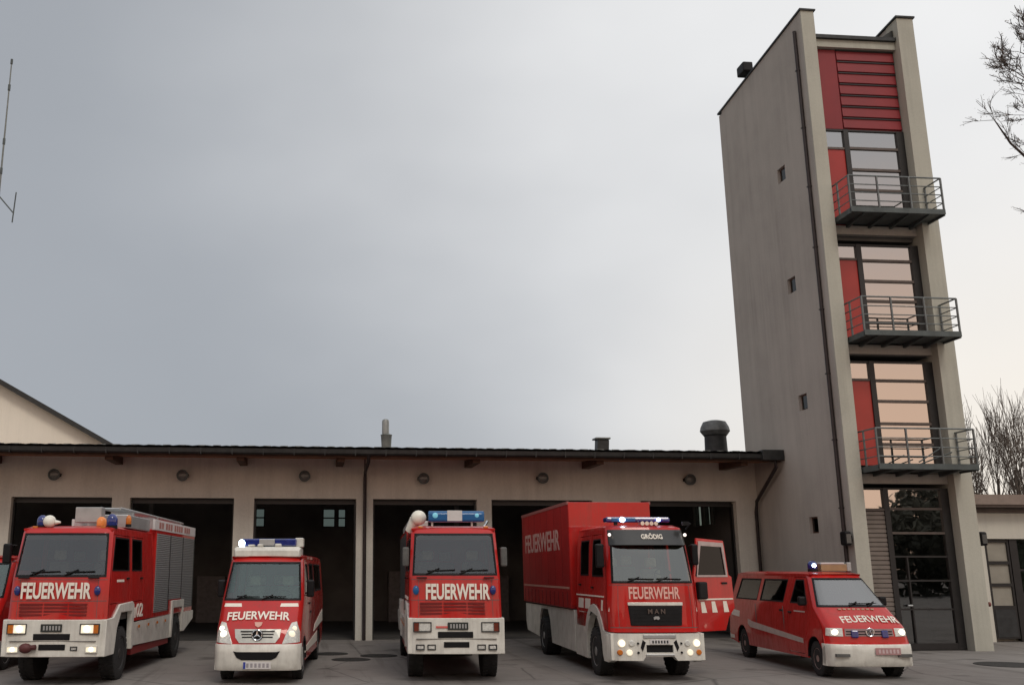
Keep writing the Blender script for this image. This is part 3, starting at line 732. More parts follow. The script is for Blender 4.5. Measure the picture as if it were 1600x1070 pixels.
# ------------------------------------------------------------------ vans
def van(loc, rz, label, kind, bare=False):
    root = empty('fire_van', loc, rz, label=label, cat='fire van', group='fire vehicles parked in front of the station')
    if kind == 'tall':
        c = dict(hw=[(.2, .85), (.8, .86), (1.1, .855), (1.62, .86), (2.44, .79), (2.8, .70)],
                 py=[(.22, .04), (.35, 0), (.75, 0), (1.03, .08), (1.10, .13), (1.62, .62), (2.40, 1.2), (2.53, 1.36)], bow=.10, cr=.18)
        zbt, zb, zt, zr, L, zlo = .76, 1.62, 2.385, 2.52, 7.4, .26
        fw, rw, wr = 1.15, 5.9, .37
    else:
        c = dict(hw=[(.2, .86), (.7, .89), (1.0, .87), (1.44, .80), (2.06, .60), (2.3, .53)],
                 py=[(.2, .04), (.4, 0), (.7, 0), (.74, .06), (1.02, .10), (1.08, .16), (1.44, .72), (2.04, 1.36), (2.14, 1.56)], bow=.10, cr=.17)
        zbt, zb, zt, zr, L, zlo = .70, 1.45, 2.04, 2.14, 6.7, .26
        fw, rw, wr = .84, 5.68, .36
    tall = kind == 'tall'
    ws_m = GLASST if tall else GLASSB
    body, ws = cab_front(root, c, zbt, zb, zt, zr, ws_m, sx=.93)
    hr = interp(c['hw'], zr)
    yf = interp(c['py'], zr)
    rr = .06 if tall else .05
    rings = []
    for y, dz, k in ((yf+.02, 0, .96), (yf+.45, rr*.8, 1), (L-.6, rr, 1), (L-.05, rr*.4, .97)):
        h = hr*k+.02
        rings.append([(-h, y+.0, zr-.05), (h, y, zr-.05), (h, y, zr-.005+dz*.3), (h*.8, y-.05, zr+dz), (0, y-.1, zr+dz*1.25), (-h*.8, y-.05, zr+dz), (-h, y, zr-.005+dz*.3)])
    body.loft(rings)
    # rear
    body.plate([(-interp(c['hw'], .4), .4), (interp(c['hw'], .4), .4), (interp(c['hw'], zb), zb), (hr, zr), (-hr, zr), (-interp(c['hw'], zb), zb)], [], lambda u, v, w: Vector((u, L-.12*max(0, v-zb)-w, v)), 0, .04)
    fa = [(u, v) for u, v in arc(fw, wr+.02, wr+.09, 180, 0, 10)]
    ra = [(u, v) for u, v in arc(rw, wr+.02, wr+.09, 180, 0, 10)]
    zsill = .34
    ztop = zr-.015
    out = [(edge_y(c, zbt), zbt)]+[(edge_y(c, z), z) for z in (1.05, 1.12, zb)]+[(edge_y(c, zt), zt), (edge_y(c, ztop), ztop), (L-.12, ztop), (L-.0, zb), (L, .42), (rw+wr+.09, zsill)]
    out += [p for p in reversed(ra)]+[(rw-wr-.09, zsill), (fw+wr+.09, zsill)]+[p for p in reversed(fa)]+[(fw-wr-.09, .45), (edge_y(c, .5), .5)]
    if tall:
        D1 = [(.98, .55), (fw+wr+.16, .55), (2.45, .55), (2.45, 2.42), (1.62, 2.42), (1.05, 1.7), (.93, 1.2)]
        D1 = [(1.62, .5), (2.5, .5), (2.5, 2.42), (1.68, 2.42), (1.14, 1.74), (1.14, .92), (1.5, .85)]
        W1 = [(1.28, 1.74), (2.38, 1.74), (2.36, 2.34), (1.74, 2.34)]
        wins = [[(2.75, 1.74), (4.0, 1.74), (4.0, 2.36), (2.75, 2.36)], [(4.25, 1.74), (6.6, 1.74), (6.6, 2.36), (4.25, 2.36)]]
    else:
        D1 = [(1.45, .42), (2.42, .42), (2.42, 2.06), (1.76, 2.06), (1.22, 1.44), (1.22, .9), (1.4, .7)]
        W1 = [(1.36, 1.5), (2.32, 1.5), (2.28, 2.0), (1.82, 2.0)]
        wins = [[(2.8, 1.5), (4.4, 1.5), (4.4, 2.0), (2.8, 2.0)], [(4.66, 1.5), (6.3, 1.5), (6.2, 2.0), (4.66, 2.0)]]
    cuts = [.7, 1.2, 1.8, 2.4, 3, 4, 5]
    for sd in (-1, 1):
        body.plate(out, [inset(D1, -.012)]+wins, side_map(c, sd), 0, .04, cuts, [p[0] for p in c['hw']])
        dr = door_with_window(root, c, sd, D1, W1, (2.36 if tall else 2.28, 1.5 if tall else 1.28))
        for w in wins: fixed_window(root, c, sd, w)
        B('sliding_door_seam', INNER, root, (sd*(interp(c['hw'], .9)-.01), sd*(interp(c['hw'], .9)+.002), 2.62 if tall else 2.6, 2.635 if tall else 2.615, .5, zb-.05))
        B('sliding_door_seam', INNER, root, (sd*(interp(c['hw'], .9)-.01), sd*(interp(c['hw'], .9)+.002), 4.1 if tall else 4.53, 4.115 if tall else 4.545, .5, zb-.05))
        q = MB(); q.box(sd*(interp(c['hw'], 1.3)), sd*(interp(c['hw'], 1.3)+.025), 2.75, 2.95, 1.28, 1.32); q.build('handle', BLACK, root, .006)
        wheel(root, sd*(.87-.13), fw, wr, .22, sd, RIMR if not tall else RIMG)
        wheel(root, sd*(.87-.13), rw, wr, .22, sd, RIMR if not tall else RIMG)
        MB().plate(arc(fw, wr+.02, wr+.11, 180, 0, 10)+arc(fw, wr+.02, wr+.07, 0, 180, 10), [], lambda u, v, w: Vector((sd*(.86-w), u, v)), -.012, .35).build('wheel_housing', BLACK, root)
        MB().plate(arc(rw, wr+.02, wr+.11, 180, 0, 10)+arc(rw, wr+.02, wr+.07, 0, 180, 10), [], lambda u, v, w: Vector((sd*(.86-w), u, v)), -.004, .35).build('wheel_housing', BLACK, root)
        mirror(root, sd*interp(c['hw'], zb), 1.35 if tall else 1.35, zb+.22 if tall else zb+.1, sd, .36 if tall else .2, .16, .10, BLACK)
    body.build('body', RED, root, .014, smooth=32)
    # inside
    B('cab_floor', INNER, root, (-.7, .7, .4, L-.2, .45, .62))
    B('dashboard', INNER, root, (-.74, .74, (.75 if tall else 1.05), (1.2 if tall else 1.5), .9, zb-.02), bevel=.05)
    sy = 2.0 if tall else 2.15
    steering(root, .38, sy-.55, zb+.03, .18)
    for x in (-.38, .38): seat(root, x, sy, .95 if not tall else 1.15)
    for x in (-.45, 0, .45): seat(root, x, sy+1.7, .95 if not tall else 1.15)
    # bumper
    fm = front_map(dict(c, hw=[(0, c['hw'][1][1]+.015), (3, c['hw'][1][1]+.015)], py=[(.2, .06), (.34, -.03), (.66, -.05), (zbt+.04, 0)]))
    bm_ = MB().plate(rect(-1, 1, zlo, zbt+.01), [], fm, 0, .16, SC, [.3, .4, .5, .6, .7])
    for sd in (-1, 1):
        e = fm(1, .5, 0).y
        bm_.plate([(e, zlo), (fw-wr-.1, zlo+.06), (fw-wr-.1, zbt-.1), (e, zbt)], [], lambda u, v, w: Vector((sd*(c['hw'][1][1]+.015-w), u, v)), 0, .06)
    bump = bm_.build('bumper', WHITE, root, .02, smooth=32)
    sm = lambda y: (lambda u, v, w: Vector((u, y+w, v)))
    if tall:
        MB().plate([(-.47, .64), (-.40, .52), (-.3, .47), (.3, .47), (.40, .52), (.47, .64), (.4, .625), (-.4, .625)], [], fm if False else (lambda u, v, w: fm(u/.88, v, w)), -.012, .05, [-.3, 0, .3]).build('air_intake', BLACK, bump)
        number_plate(root, .02, -.055, .37, .56, .14, PLATEM, cm=mat('grey_plate_text', (.3, .28, .3), .5), band=True)
        # grille with the star
        gmap = front_map(dict(c, cr=0))
        g = MB().plate([(-.55, 1.06), (.55, 1.06), (.52, .9), (.42, .795), (-.42, .795), (-.52, .9)], [], gmap, -.02, .05, [-.4, -.2, 0, .2, .4]).build('grille', mat('silver_grille', (.55, .55, .5), .3, .3), root, .01)
        for k in range(3): MB().plate(rect(-.40+k*.02, .40-k*.02, .895+(2-k)*.055, .918+(2-k)*.055), [], gmap, -.026, 0, [-.3, 0, .3]).build('grille_slot', BLACK, g)
        st = MB().lathe([(0, .115), (.025, .115)], (0, -.0, .95), 'y', 24).build('emblem_disc', BLACK, g, smooth=40)
        rg = MB()
        ring = [(.1*math.cos(2*math.pi*k/24), -.012, .95+.1*math.sin(2*math.pi*k/24)) for k in range(25)]
        rg.tube(ring, .011, 6)
        for t in (90, 210, 330):
            rg.loft([[(-.022*math.sin(R(t)), -.01, .95+.022*math.cos(R(t))), (.022*math.sin(R(t)), -.01, .95-.022*math.cos(R(t))), (0, -.024, .95)], [(.095*math.cos(R(t))-.002, -.01, .95+.095*math.sin(R(t))), (.095*math.cos(R(t))+.002, -.01, .95+.095*math.sin(R(t))), (.095*math.cos(R(t)), -.014, .95+.095*math.sin(R(t))+.001)]])
        rg.build('star_emblem', CHROME, st)
        hm = front_map(c)
        for sd in (-1, 1):
            h = MB().plate([(sd*.58, .775), (sd*.985, .80), (sd*.98, 1.0), (sd*.90, 1.2), (sd*.78, 1.18), (sd*.66, .95)], [], hm, -.016, .03, SC, [.9, 1.0, 1.1]).build('headlight', LENS, root, .012)
            MB().ball(hm(sd*.80, .96, -.012), .07, (1, .35, 1)).ball(hm(sd*.86, 1.07, -.014), .05, (1, .35, 1)).build('bulb', LAMPH if sd < 0 else LAMP, h, smooth=60)
            a, b = sorted((sd*.9, sd*.46))
            MB().plate([(a, 1.485), (b, 1.485), (b-.02, 1.55), (a+.02, 1.55)], [], hm, -.006, .02, SC).build('bonnet_marking', CREAM, root)
        tl = math.degrees(math.atan2(.49, .54))
        text('lettering', 'FEUERWEHR', CREAM, root, 1.28, .21, face_front(-.02, .13+.49*(1.31-1.10)/.52-.012, 1.318, tl), .022, ext=.005, bend=.034)
        cr_ = MB().plate([(-.06, -.05), (0, -.09), (.06, -.05), (.08, .04), (-.08, .04)], [], lambda u, v, w: face_front(0, .17, 1.155, tl) @ Vector((u, v, -w)), -.012, .01)
        cr_.build('bonnet_crest', mat('pale_crest', (.62, .35, .28), .5), root)
        wipers(ws, c, zb+.01, (-.55, .0), .5, .05)
        # white roof cap with light bar
        if bare: return root
        cap = MB(); rings = []
        for y, z0, z1, k in ((1.3, zr-.01, zr+.12, .96), (1.36, zr-.02, zr+.2, 1), (1.9, zr, zr+.22, 1), (2.3, zr+.02, zr+.2, .98)):
            h = .72*k
            rings.append([(-h, y, z0), (h, y, z0), (h, y, z1-.03), (h-.05, y, z1), (-h+.05, y, z1), (-h, y, z1-.03)])
        cap.loft(rings); cp = cap.build('roof_cap', WHITE, root, .015, smooth=35)
        o = B('light_bar', BLUE, root, (-.6, .62, 1.5, 1.78, zr+.22, zr+.38), bevel=.03)
        B('light_bar_panel', ALU, o, (-.2, .14, 1.48, 1.8, zr+.23, zr+.37), bevel=.01)
        MB().ball((-.58, 1.52, zr+.28), .075, (1, .6, 1.1)).build('flash_bulb', FLASH, o, smooth=60)
        for q in ((-.42, -.28, 1.36, 1.5, zr+.2, zr+.25), (-.22, -.1, 1.36, 1.5, zr+.2, zr+.26), (.16, .3, 1.36, 1.5, zr+.2, zr+.27), (.58, .76, 1.6, 1.9, zr+.2, zr+.40)): B('roof_spotlight', WHITE, root, q, bevel=.02)
        for sd in (-1, 1):
            MB().plate([(1.55, .5), (5.3, .5), (5.2, .75), (1.6, .62)], [], side_map(c, sd), -.006, .01).build('side_stripe', CREAM, root)
            MB().plate([(4.0, .8), (7.35, .9), (7.35, 1.2), (4.4, .95)], [], side_map(c, sd), -.006, .01).build('side_stripe', CREAM, root)
    else:
        hm = front_map(c)
        for sd in (-1, 1):
            h = MB().plate([(sd*.62, .86), (sd*.97, .87), (sd*.96, 1.03), (sd*.62, 1.03)], [], hm, -.014, .03, SC).build('headlight', LENS, root, .01)
            MB().ball(hm(sd*.8, .945, -.01), .06, (1.2, .4, 1)).build('bulb', LAMPH, h, smooth=60)
            MB().plate([(sd*.28, .84), (sd*.44, .84), (sd*.44, .99), (sd*.28, .99)], [], hm, -.05, .03).build('front_beacon', BLUE, root, .02)
            B('fog_slot', INNER, bump, tuple(sorted((sd*.78, sd*.5)))+(-.045, .05, .46, .52))
        g = MB().plate(rect(-.58, .58, .87, 1.02), [], hm, -.008, .03, SC).build('grille', mat('rose_grey_grille', (.30, .2, .2), .4), root)
        for k in range(2): MB().plate(rect(-.55, .55, .90+.055*k, .92+.055*k), [], hm, -.016, 0, SC).build('grille_slot', BLACK, g)
        em = MB(); ring = [(.08*math.cos(2*math.pi*k/20), .06, .95+.08*math.sin(2*math.pi*k/20)) for k in range(21)]
        em.tube(ring, .012, 6); em.tube([(-.05, .06, .99), (-.025, .06, .89), (0, .06, .95), (.025, .06, .89), (.05, .06, .99)], .009, 5); em.tube([(-.03, .06, 1.01), (0, .06, .95), (.03, .06, 1.01)], .008, 5)
        em.build('round_emblem', CHROME, g)
        number_plate(root, .28, -.075, .575, .52, .14, PLATER, cm=mat('rose_plate_text', (.55, .42, .42), .5))
        tl = math.degrees(math.atan2(.56, .36))
        text('lettering', 'FEUERWEHR', CREAM, root, 1.20, .23, face_front(.14, .16+.56*.34-.006, 1.08+.36*.34+.010, tl), .012, ext=.004, bend=.028)
        B('bonnet_vent', mat('pale_vent_marks', (.5, .36, .26), .6), root, *[(x-.03, x+.03, .63, .69, 1.385, 1.415) for x in [-.35+.1*k for k in range(8)]])
        wipers(ws, c, zb+.01, (-.1, .3), .45, .05)
        beacon(root, -.28, 2.1, zr+.05, .11, .2, BLUE, True)
        o = B('roof_sign', mat('amber_roof_sign', (.32, .21, .11), .4), root, (-.1, .5, 2.05, 2.3, zr+.06, zr+.22), bevel=.015)
        B('roof_sign_top', PLATEM, o, (-.1, .44, 2.04, 2.31, zr+.22, zr+.26), bevel=.01)
        B('roof_sign_end', ALU, o, (.5, .6, 2.05, 2.3, zr+.06, zr+.26), bevel=.01)
        for sd in (-1, 1):
            MB().plate([(1.45, .64), (5.0, .80), (5.2, .88), (5.2, 1.0), (4.9, .95), (1.45, .74)], [], side_map(c, sd), -.005, .01).build('side_stripe', mat('dull_white_stripe', (.5, .42, .38), .6), root)
            MB().plate([(5.9, 1.02), (6.55, 1.05), (6.55, 1.2), (5.9, 1.17)], [], side_map(c, sd), -.005, .01).build('side_marking', CREAM, root)
            MB().plate([(1.4, 1.3), (2.05, 1.3), (2.05, 1.33), (1.4, 1.33)], [], side_map(c, sd), -.005, .01).build('side_marking', mat('dull_white_stripe', (.5, .42, .38), .6), root)
            B('rear_light', mat('tail_lens', (.4, .02, .015), .2), root, tuple(sorted((sd*.72, sd*.86)))+(L-.03, L+.01, .85, 1.2))
        B('rear_bumper', WHITE, root, (-.88, .88, L-.35, L+.06, .42, .72), bevel=.03)
    return root

# ------------------------------------------------------------------ setting: ground
def asphalt():
    m, nt, b = nodes_of('asphalt')
    n1 = noise(nt, .18, 5, .6); n2 = noise(nt, 1.6, 6, .7); n3 = noise(nt, 60, 3, .7)
    a = nt.nodes.new('ShaderNodeMath'); a.operation = 'MULTIPLY_ADD'; a.inputs[1].default_value = .6
    nt.links.new(n2.outputs['Fac'], a.inputs[0]); nt.links.new(n1.outputs['Fac'], a.inputs[2])
    a2 = nt.nodes.new('ShaderNodeMath'); a2.operation = 'MULTIPLY_ADD'; a2.inputs[1].default_value = .35
    nt.links.new(n3.outputs['Fac'], a2.inputs[0]); nt.links.new(a.outputs[0], a2.inputs[2])
    mr = nt.nodes.new('ShaderNodeMapRange'); mr.inputs[1].default_value = .7; mr.inputs[2].default_value = 1.25
    nt.links.new(a2.outputs[0], mr.inputs[0])
    r = ramp(nt, mr.outputs[0], [(0, (.145, .130, .119)), (.5, (.19, .174, .16)), (1, (.235, .217, .20))])
    tc = nt.nodes.new('ShaderNodeTexCoord'); wn = noise(nt, .5, 4)
    vm = nt.nodes.new('ShaderNodeMix'); vm.data_type = 'VECTOR'; vm.inputs[0].default_value = .12
    nt.links.new(tc.outputs['Object'], vm.inputs[4]); nt.links.new(wn.outputs['Color'], vm.inputs[5])
    vo = nt.nodes.new('ShaderNodeTexVoronoi'); vo.feature = 'DISTANCE_TO_EDGE'; vo.inputs['Scale'].default_value = .28; nt.links.new(vm.outputs[1], vo.inputs['Vector'])
    cr = ramp(nt, vo.outputs['Distance'], [(.0, (.45, .45, .45)), (.008, (1, 1, 1))])
    sp = noise(nt, .9, 3, .5); oil = ramp(nt, sp.outputs['Fac'], [(.60, (1, 1, 1)), (.70, (.55, .54, .53))])
    m1 = nt.nodes.new('ShaderNodeMix'); m1.data_type = 'RGBA'; m1.blend_type = 'MULTIPLY'; m1.inputs[0].default_value = 1
    nt.links.new(r.outputs[0], m1.inputs[6]); nt.links.new(cr.outputs[0], m1.inputs[7])
    m2 = nt.nodes.new('ShaderNodeMix'); m2.data_type = 'RGBA'; m2.blend_type = 'MULTIPLY'; m2.inputs[0].default_value = 1
    nt.links.new(m1.outputs[2], m2.inputs[6]); nt.links.new(oil.outputs[0], m2.inputs[7])
    ty = noise(nt, 1.0, 4, .6, stretch=(2.6, .10, 1)); tm = ramp(nt, ty.outputs['Fac'], [(.54, (1, 1, 1)), (.66, (.72, .71, .70))])
    m3 = nt.nodes.new('ShaderNodeMix'); m3.data_type = 'RGBA'; m3.blend_type = 'MULTIPLY'; m3.inputs[0].default_value = 1
    nt.links.new(m2.outputs[2], m3.inputs[6]); nt.links.new(tm.outputs[0], m3.inputs[7])
    nt.links.new(m3.outputs[2], b.inputs['Base Color']); b.inputs['Roughness'].default_value = .82
    bp = nt.nodes.new('ShaderNodeBump'); bp.inputs['Strength'].default_value = .35; bp.inputs['Distance'].default_value = .01
    nt.links.new(n3.outputs['Fac'], bp.inputs['Height']); nt.links.new(bp.outputs[0], b.inputs['Normal'])
    return m
g = MB().grid([[(x, y, 0) for x in (-900, -60, 0, 60, 900)] for y in (-900, -60, 0, 60, 900)]).build('ground', asphalt(), recalc=False)
tag(g, 'grey-brown asphalt forecourt in front of the station', 'ground', kind='structure')

for x, y, rx, lab in ((.65, 28.3, .5, 'dark manhole cover left of the others between the tall van and the second engine'), (1.15, 26.45, .5, 'dark manhole cover nearest the forecourt, between the tall van and the second engine'), (1.94, 27.55, .5, 'dark manhole cover beside the engine with the long blue light bar'), (16.91, 23.62, .75, 'large dark manhole cover on the forecourt right of the low van')):
    o = MB().lathe([(0, rx), (.012, rx*.99), (.014, rx*.9), (.012, rx*.88)], (0, 0, 0), 'z', 28).build('manhole_cover', IRON)
    o.location = (x, y, .001); tag(o, lab, 'manhole cover', 'manhole covers in the forecourt')

# ------------------------------------------------------------------ fire station hall
TX = 15.58
st = empty('fire_station', (0, 33.6, 0), label='long low fire station hall with six open vehicle bays and a dark tiled roof', cat='fire station')
def W(mb_name, m, mb, **k):
    o = mb.build(mb_name, m, None, **k); o.parent = st; o.matrix_parent_inverse = Matrix.Translation((0, -33.6, 0)); return o
doors = [(-13.9, -10.3), (-9.68, -6.46), (-5.88, -2.48), (-1.82, 1.59), (2.15, 5.69), (6.19, 9.7), (11.4, 14.8)]
out = [(-17, 0)]
for a, b in doors: out += [(a, 0), (a, 4.57), (b, 4.57), (b, 0)]
out += [(TX-.003, 0), (TX-.003, 5.93), (-17, 5.93)]
W('facade_wall', PLAST, MB().plate(out, [], lambda u, v, w: Vector((u, 33.6+w, v)), 0, .4))
# expansion joint behind the downpipe, base dirt strip
W('expansion_joint', INTW, MB().box(1.84, 1.90, 33.594, 33.62, 0, 5.9))
for a, b in doors:
    W('door_rail', FRAME, MB().box(a, a+.06, 33.86, 34.08, 0, 4.5).box(b-.06, b, 33.86, 34.08, 0, 4.5).box(a+.06, b-.06, 33.9, 34.08, 4.4, 4.56))
# interior
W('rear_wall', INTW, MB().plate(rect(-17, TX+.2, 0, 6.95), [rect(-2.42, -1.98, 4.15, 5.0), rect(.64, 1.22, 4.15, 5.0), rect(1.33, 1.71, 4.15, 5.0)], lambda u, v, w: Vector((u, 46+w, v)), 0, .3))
def hall_window(x0, x1, z0=4.15, z1=5.0):
    o = W('window', FRAME, MB().plate(rect(x0, x1, z0, z1), [rect(x0+.05, x1-.05, z0+.05, (z0+z1)/2-.03), rect(x0+.05, x1-.05, (z0+z1)/2+.03, z1-.05)], lambda u, v, w: Vector((u, 46.05+w, v)), 0, .08))
    p = MB().box(x0+.04, x1-.04, 46.08, 46.09, z0+.04, z1-.04).build('window_pane', glass('hall_window_glass', (.42, .46, .43), 1.5), o)
    p.matrix_parent_inverse = Matrix.Translation((0, -33.6, 0)) if False else Matrix()
    return o
for x0, x1 in ((-2.42, -1.98), (.64, 1.22), (1.33, 1.71)): hall_window(x0, x1)
SWY = [(38.1, 38.9), (37.25, 37.9), (36.8, 37.08)]
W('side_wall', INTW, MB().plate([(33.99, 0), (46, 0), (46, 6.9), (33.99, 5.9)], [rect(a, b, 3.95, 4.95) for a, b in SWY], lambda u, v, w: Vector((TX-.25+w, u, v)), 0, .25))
for a, b in SWY:
    W('side_window', glass('hall_window_glass', (.42, .46, .43), 1.5), MB().box(TX-.16, TX-.15, a, b, 3.95, 4.95))
W('side_wall', INTW, MB().box(-17.3, -17, 33.6, 46, 0, 5.85))
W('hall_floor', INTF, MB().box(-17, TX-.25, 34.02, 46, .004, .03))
# roof: corrugated tile sheet from the eave up to the back
def rz_(y): return 6.02+(y-31.5)*.085
rows = []
N = int((TX+17.4)/.075)
for y in [31.42+.42*k for k in range(36)]:
    for dy, dz in ((0, .035), (.40, 0)):
        rows.append([(-17.4+.075*i, y+dy, rz_(y+dy)+dz+.008*math.sin(i*.25*math.pi*2)) for i in range(N) if True])
rf = MB().grid(rows); W('roof_tiles', TILE, rf, smooth=40)
W('roof_deck', WOODD, MB().loft([[(x, 31.56, 5.78), (x, 46.5, 5.78+14.94*.085), (x, 46.5, 5.98+14.94*.085), (x, 31.56, 5.95)] for x in (-17.35, TX-.03)]))
rs = random.Random(3); top = []
for k in range(62):
    x = -17+.52*k+rs.uniform(-.06, .06); top += [(x-.12, 0), (x-.12, .05), (x+.12, .05), (x+.12, 0)]
sg = MB().plate([(-17.3, -.03)]+[(15.4, -.03), (15.4, 0)]+top[::-1]+[(-17.3, 0)], [], lambda u, v, w: Vector((u, 31.95+w, rz_(31.95)+.02+v)), 0, .03)
W('eave_fleck_strip', mat('pale_fleck_strip', (.22, .23, .22), .6, .2, var=.5, scale=1.1), sg)  # pale notched strip that draws the flecks along the eave tiles
W('soffit', WOOD, MB().loft([[(x, 31.62, 5.735), (x, 33.59, 5.735+1.97*.085), (x, 33.59, 5.77+1.97*.085), (x, 31.62, 5.77)] for x in (-17.35, TX-.04)]))
gt = MB()
for a, b in ((31.36, 31.58),):
    prof = [(31.58, 6.0), (31.57, 5.88), (31.52, 5.80), (31.44, 5.79), (31.38, 5.84), (31.36, 5.95), (31.38, 5.95), (31.40, 5.86), (31.45, 5.815), (31.51, 5.825), (31.55, 5.9), (31.56, 6.0)]
    gt.loft([[(x, y, z) for y, z in prof] for x in (-17.4, TX-.02)])
for k in range(34): gt.box(-17+.97*k, -16.97+.97*k, 31.35, 31.6, 5.78, 5.97)
W('gutter', GUTTER, gt)
W('fascia', WOODD, MB().box(-17.35, TX-.03, 31.585, 31.615, 5.72, 5.97))
for x in (-10.2, -6.3, -2.2, 1.0, 5.4, 9.5, 14.4):
    W('rafter', WOODD, MB().loft([[(a, 31.8, 5.62), (a, 33.6, 5.64), (a, 33.6, 5.88), (a, 31.8, 5.74)] for a in (x-.12, x+.12)]))
def downpipe(x, pts):
    return W('downpipe', PIPE, MB().tube(pts, .06, 10), smooth=50)
downpipe(1.87, [(1.87, 31.5, 5.82), (1.87, 31.6, 5.6), (1.87, 33.4, 5.45), (1.87, 33.5, 5.25), (1.87, 33.5, .02)])
downpipe(15.2, [(15.3, 31.48, 5.85), (15.35, 31.5, 5.55), (15.42, 33.3, 4.55), (15.44, 33.45, 4.2), (15.44, 33.47, .02)])
W('gutter_end', GUTTER, MB().box(TX-.75, TX-.015, 31.3, 31.62, 5.76, 6.1), bevel=.02)
# interior lockers along the back, faintly seen
for k, (x, w, h) in enumerate(((-8.5, 1.6, 2.2), (-4.2, 1.2, 2.0), (-.6, 1.5, 2.1), (4.3, 1.4, 2.2), (8.2, 1.6, 2.0))):
    o = MB().box(-w/2, w/2, -.35, .35, .03, h).build('equipment_locker', LOCK, None, .01)
    o.location = (x, 45.4, 0)
    tag(o, ['dark metal locker deep in the leftmost visible bay', 'dark metal locker deep in the bay behind the left engine', 'dark metal locker deep in the bay behind the tall van', 'dark metal locker deep in the bay behind the engine with the long light bar', 'dark metal locker deep in the bay behind the red tarpaulin box'][k], 'locker', 'lockers at the back of the hall')
    for j in range(3): B('locker_door', LOCK, o, (-w/2+.02+j*w/3, -w/2+w/3-.02+j*w/3, -.365, -.345, .08, h-.05))

for x in (-6.17, -2.15, 5.94, 10.5):
    W('steel_column', mat('grey_column_paint', (.2, .2, .195), .6, var=.2), MB().box(x-.09, x+.09, 40, 40.2, .03, 6.2))
for k, (x, y) in enumerate(((-7.6, 37.5), (-3.6, 38.5), (.1, 39.5), (4.0, 38.5), (8.2, 38.5))):
    o = MB().box(-.7, .7, -.07, .07, 0, .06).box(-.02, .02, -.01, .01, .06, .6).build('ceiling_lamp', mat('dull_white_enamel', (.5, .5, .47), .4), None, .01)
    o.location = (x, y, 4.9); tag(o, ['unlit tube lamp hanging in the leftmost visible bay', 'unlit tube lamp hanging in the bay behind the left engine', 'unlit tube lamp hanging in the bay behind the tall van', 'unlit tube lamp hanging behind the engine with the long light bar', 'unlit tube lamp hanging behind the red box lorry'][k], 'ceiling lamp', 'tube lamps in the hall')
# lamps on the facade
for k, (x, z) in enumerate(((-8.33, 5.28), (-4.19, 5.29), (-.16, 5.3), (3.85, 5.25), (7.95, 5.3), (13.14, 5.29))):
    lab = ['leftmost round dark wall lamp under the eaves', 'round dark wall lamp over the bay of the left engine', 'round dark wall lamp over the bay beside the tall van', 'round dark wall lamp just right of the middle downpipe', 'round dark wall lamp above the left edge of the red box lorry', 'round dark wall lamp nearest the tower, under the eaves'][k]
    r = empty('wall_lamp', (x, 33.6, z), label=lab, cat='wall lamp', group='round lamps along the facade')
    MB().lathe([(0, .15), (-.16, .16), (-.2, .19), (-.26, .19), (-.26, .15), (-.22, .14)], (0, 0, 0), 'y', 20).build('lamp_housing', GALVD, r, smooth=40)
    MB().lathe([(-.225, .14), (-.235, .1), (-.24, .03)], (0, 0, 0), 'y', 16).build('lamp_glass', LENS if False else mat('dull_lamp_glass', (.10, .10, .095), .2), r, smooth=40)
    B('lamp_bracket', BLACK, r, (-.19, -.16, -.2, .0, -.05, .05), (.16, .19, -.2, 0, -.05, .05))

# chimneys and vents
r = empty('flue_pipe', (2.78, 36, 6.4), label='pale metal flue pipe with a collar, standing on the roof ridge', cat='flue')
MB().lathe([(0, .17), (.3, .18), (.62, .2), (.66, .22), (.7, .14)], (0, 0, 0), 'z', 16).build('flue_base', ZINC, r, smooth=35)
MB().lathe([(.7, .13), (1.15, .13), (1.22, .11), (1.25, .05)], (-.03, 0, 0), 'z', 16).build('flue_top', mat('pale_zinc', (.25, .26, .25), .45, .3, var=.15), r, smooth=35)
r = empty('roof_vent', (10.84, 36, 6.35), label='small dark tilted box vent on the roof above the red lorry', cat='roof vent')
o = B('vent_box', GUTTER, r, (-.24, .2, -.2, .2, 0, .62), bevel=.02); o.rotation_euler.y = R(4)
B('vent_cap', ZINC, r, (-.28, .28, -.26, .26, .63, .69), bevel=.01)
r = empty('chimney', (15.25, 36, 6.2), label='stout dark round chimney with a flared hood beside the tower', cat='chimney')
MB().lathe([(0, .46), (.2, .42), (.95, .40), (1.0, .44)], (0, 0, 0), 'z', 20).build('chimney_shaft', mat('sooty_metal', (.022, .023, .024), .6, .2, var=.3), r, smooth=35)
MB().lathe([(1.0, .44), (1.15, .55), (1.3, .52), (1.5, .42), (1.56, .2)], (0, 0, 0), 'z', 20).build('chimney_hood', mat('grey_hood_metal', (.12, .125, .125), .5, .3, var=.3), r, smooth=35)

# ------------------------------------------------------------------ tower
tw = empty('hose_tower', (17.4, 27.6, 0), label='tall concrete hose tower with red and glazed front and three steel balconies', cat='tower')
TI = Matrix.Translation((-17.4, -27.6, 0))
def T(name, m, mb, parent=None, **k):
    o = mb.build(name, m, None, **k); o.parent = parent or tw
    if not parent: o.matrix_parent_inverse = TI
    return o
def tz(z): return 2.2+(z-2.2)*.984            # heights measured on a plane behind the glazing
ztop = lambda y: 19.93-(y-27.6)*.068
niche = [(29.81, 15.16), (29.81, 11.3), (29.78, 7.43), (29.82, 3.59)]
XL0, XL1, XR0, XR1, YF, YG, YB = TX, 16.02, 18.84, 19.4, 27.6, 27.95, 33.98
lw = MB()
ol = [(YF+.06, 0), (YB, 0), (YB, ztop(YB)), (YF+.06, ztop(YF+.06))]
lw.plate(ol, [rect(y-.27, y+.27, z-.25, z+.25) for y, z in niche], lambda u, v, w: Vector((XL0+w, u, v)), 0, .14)
T('side_wall', TPLAST, lw)
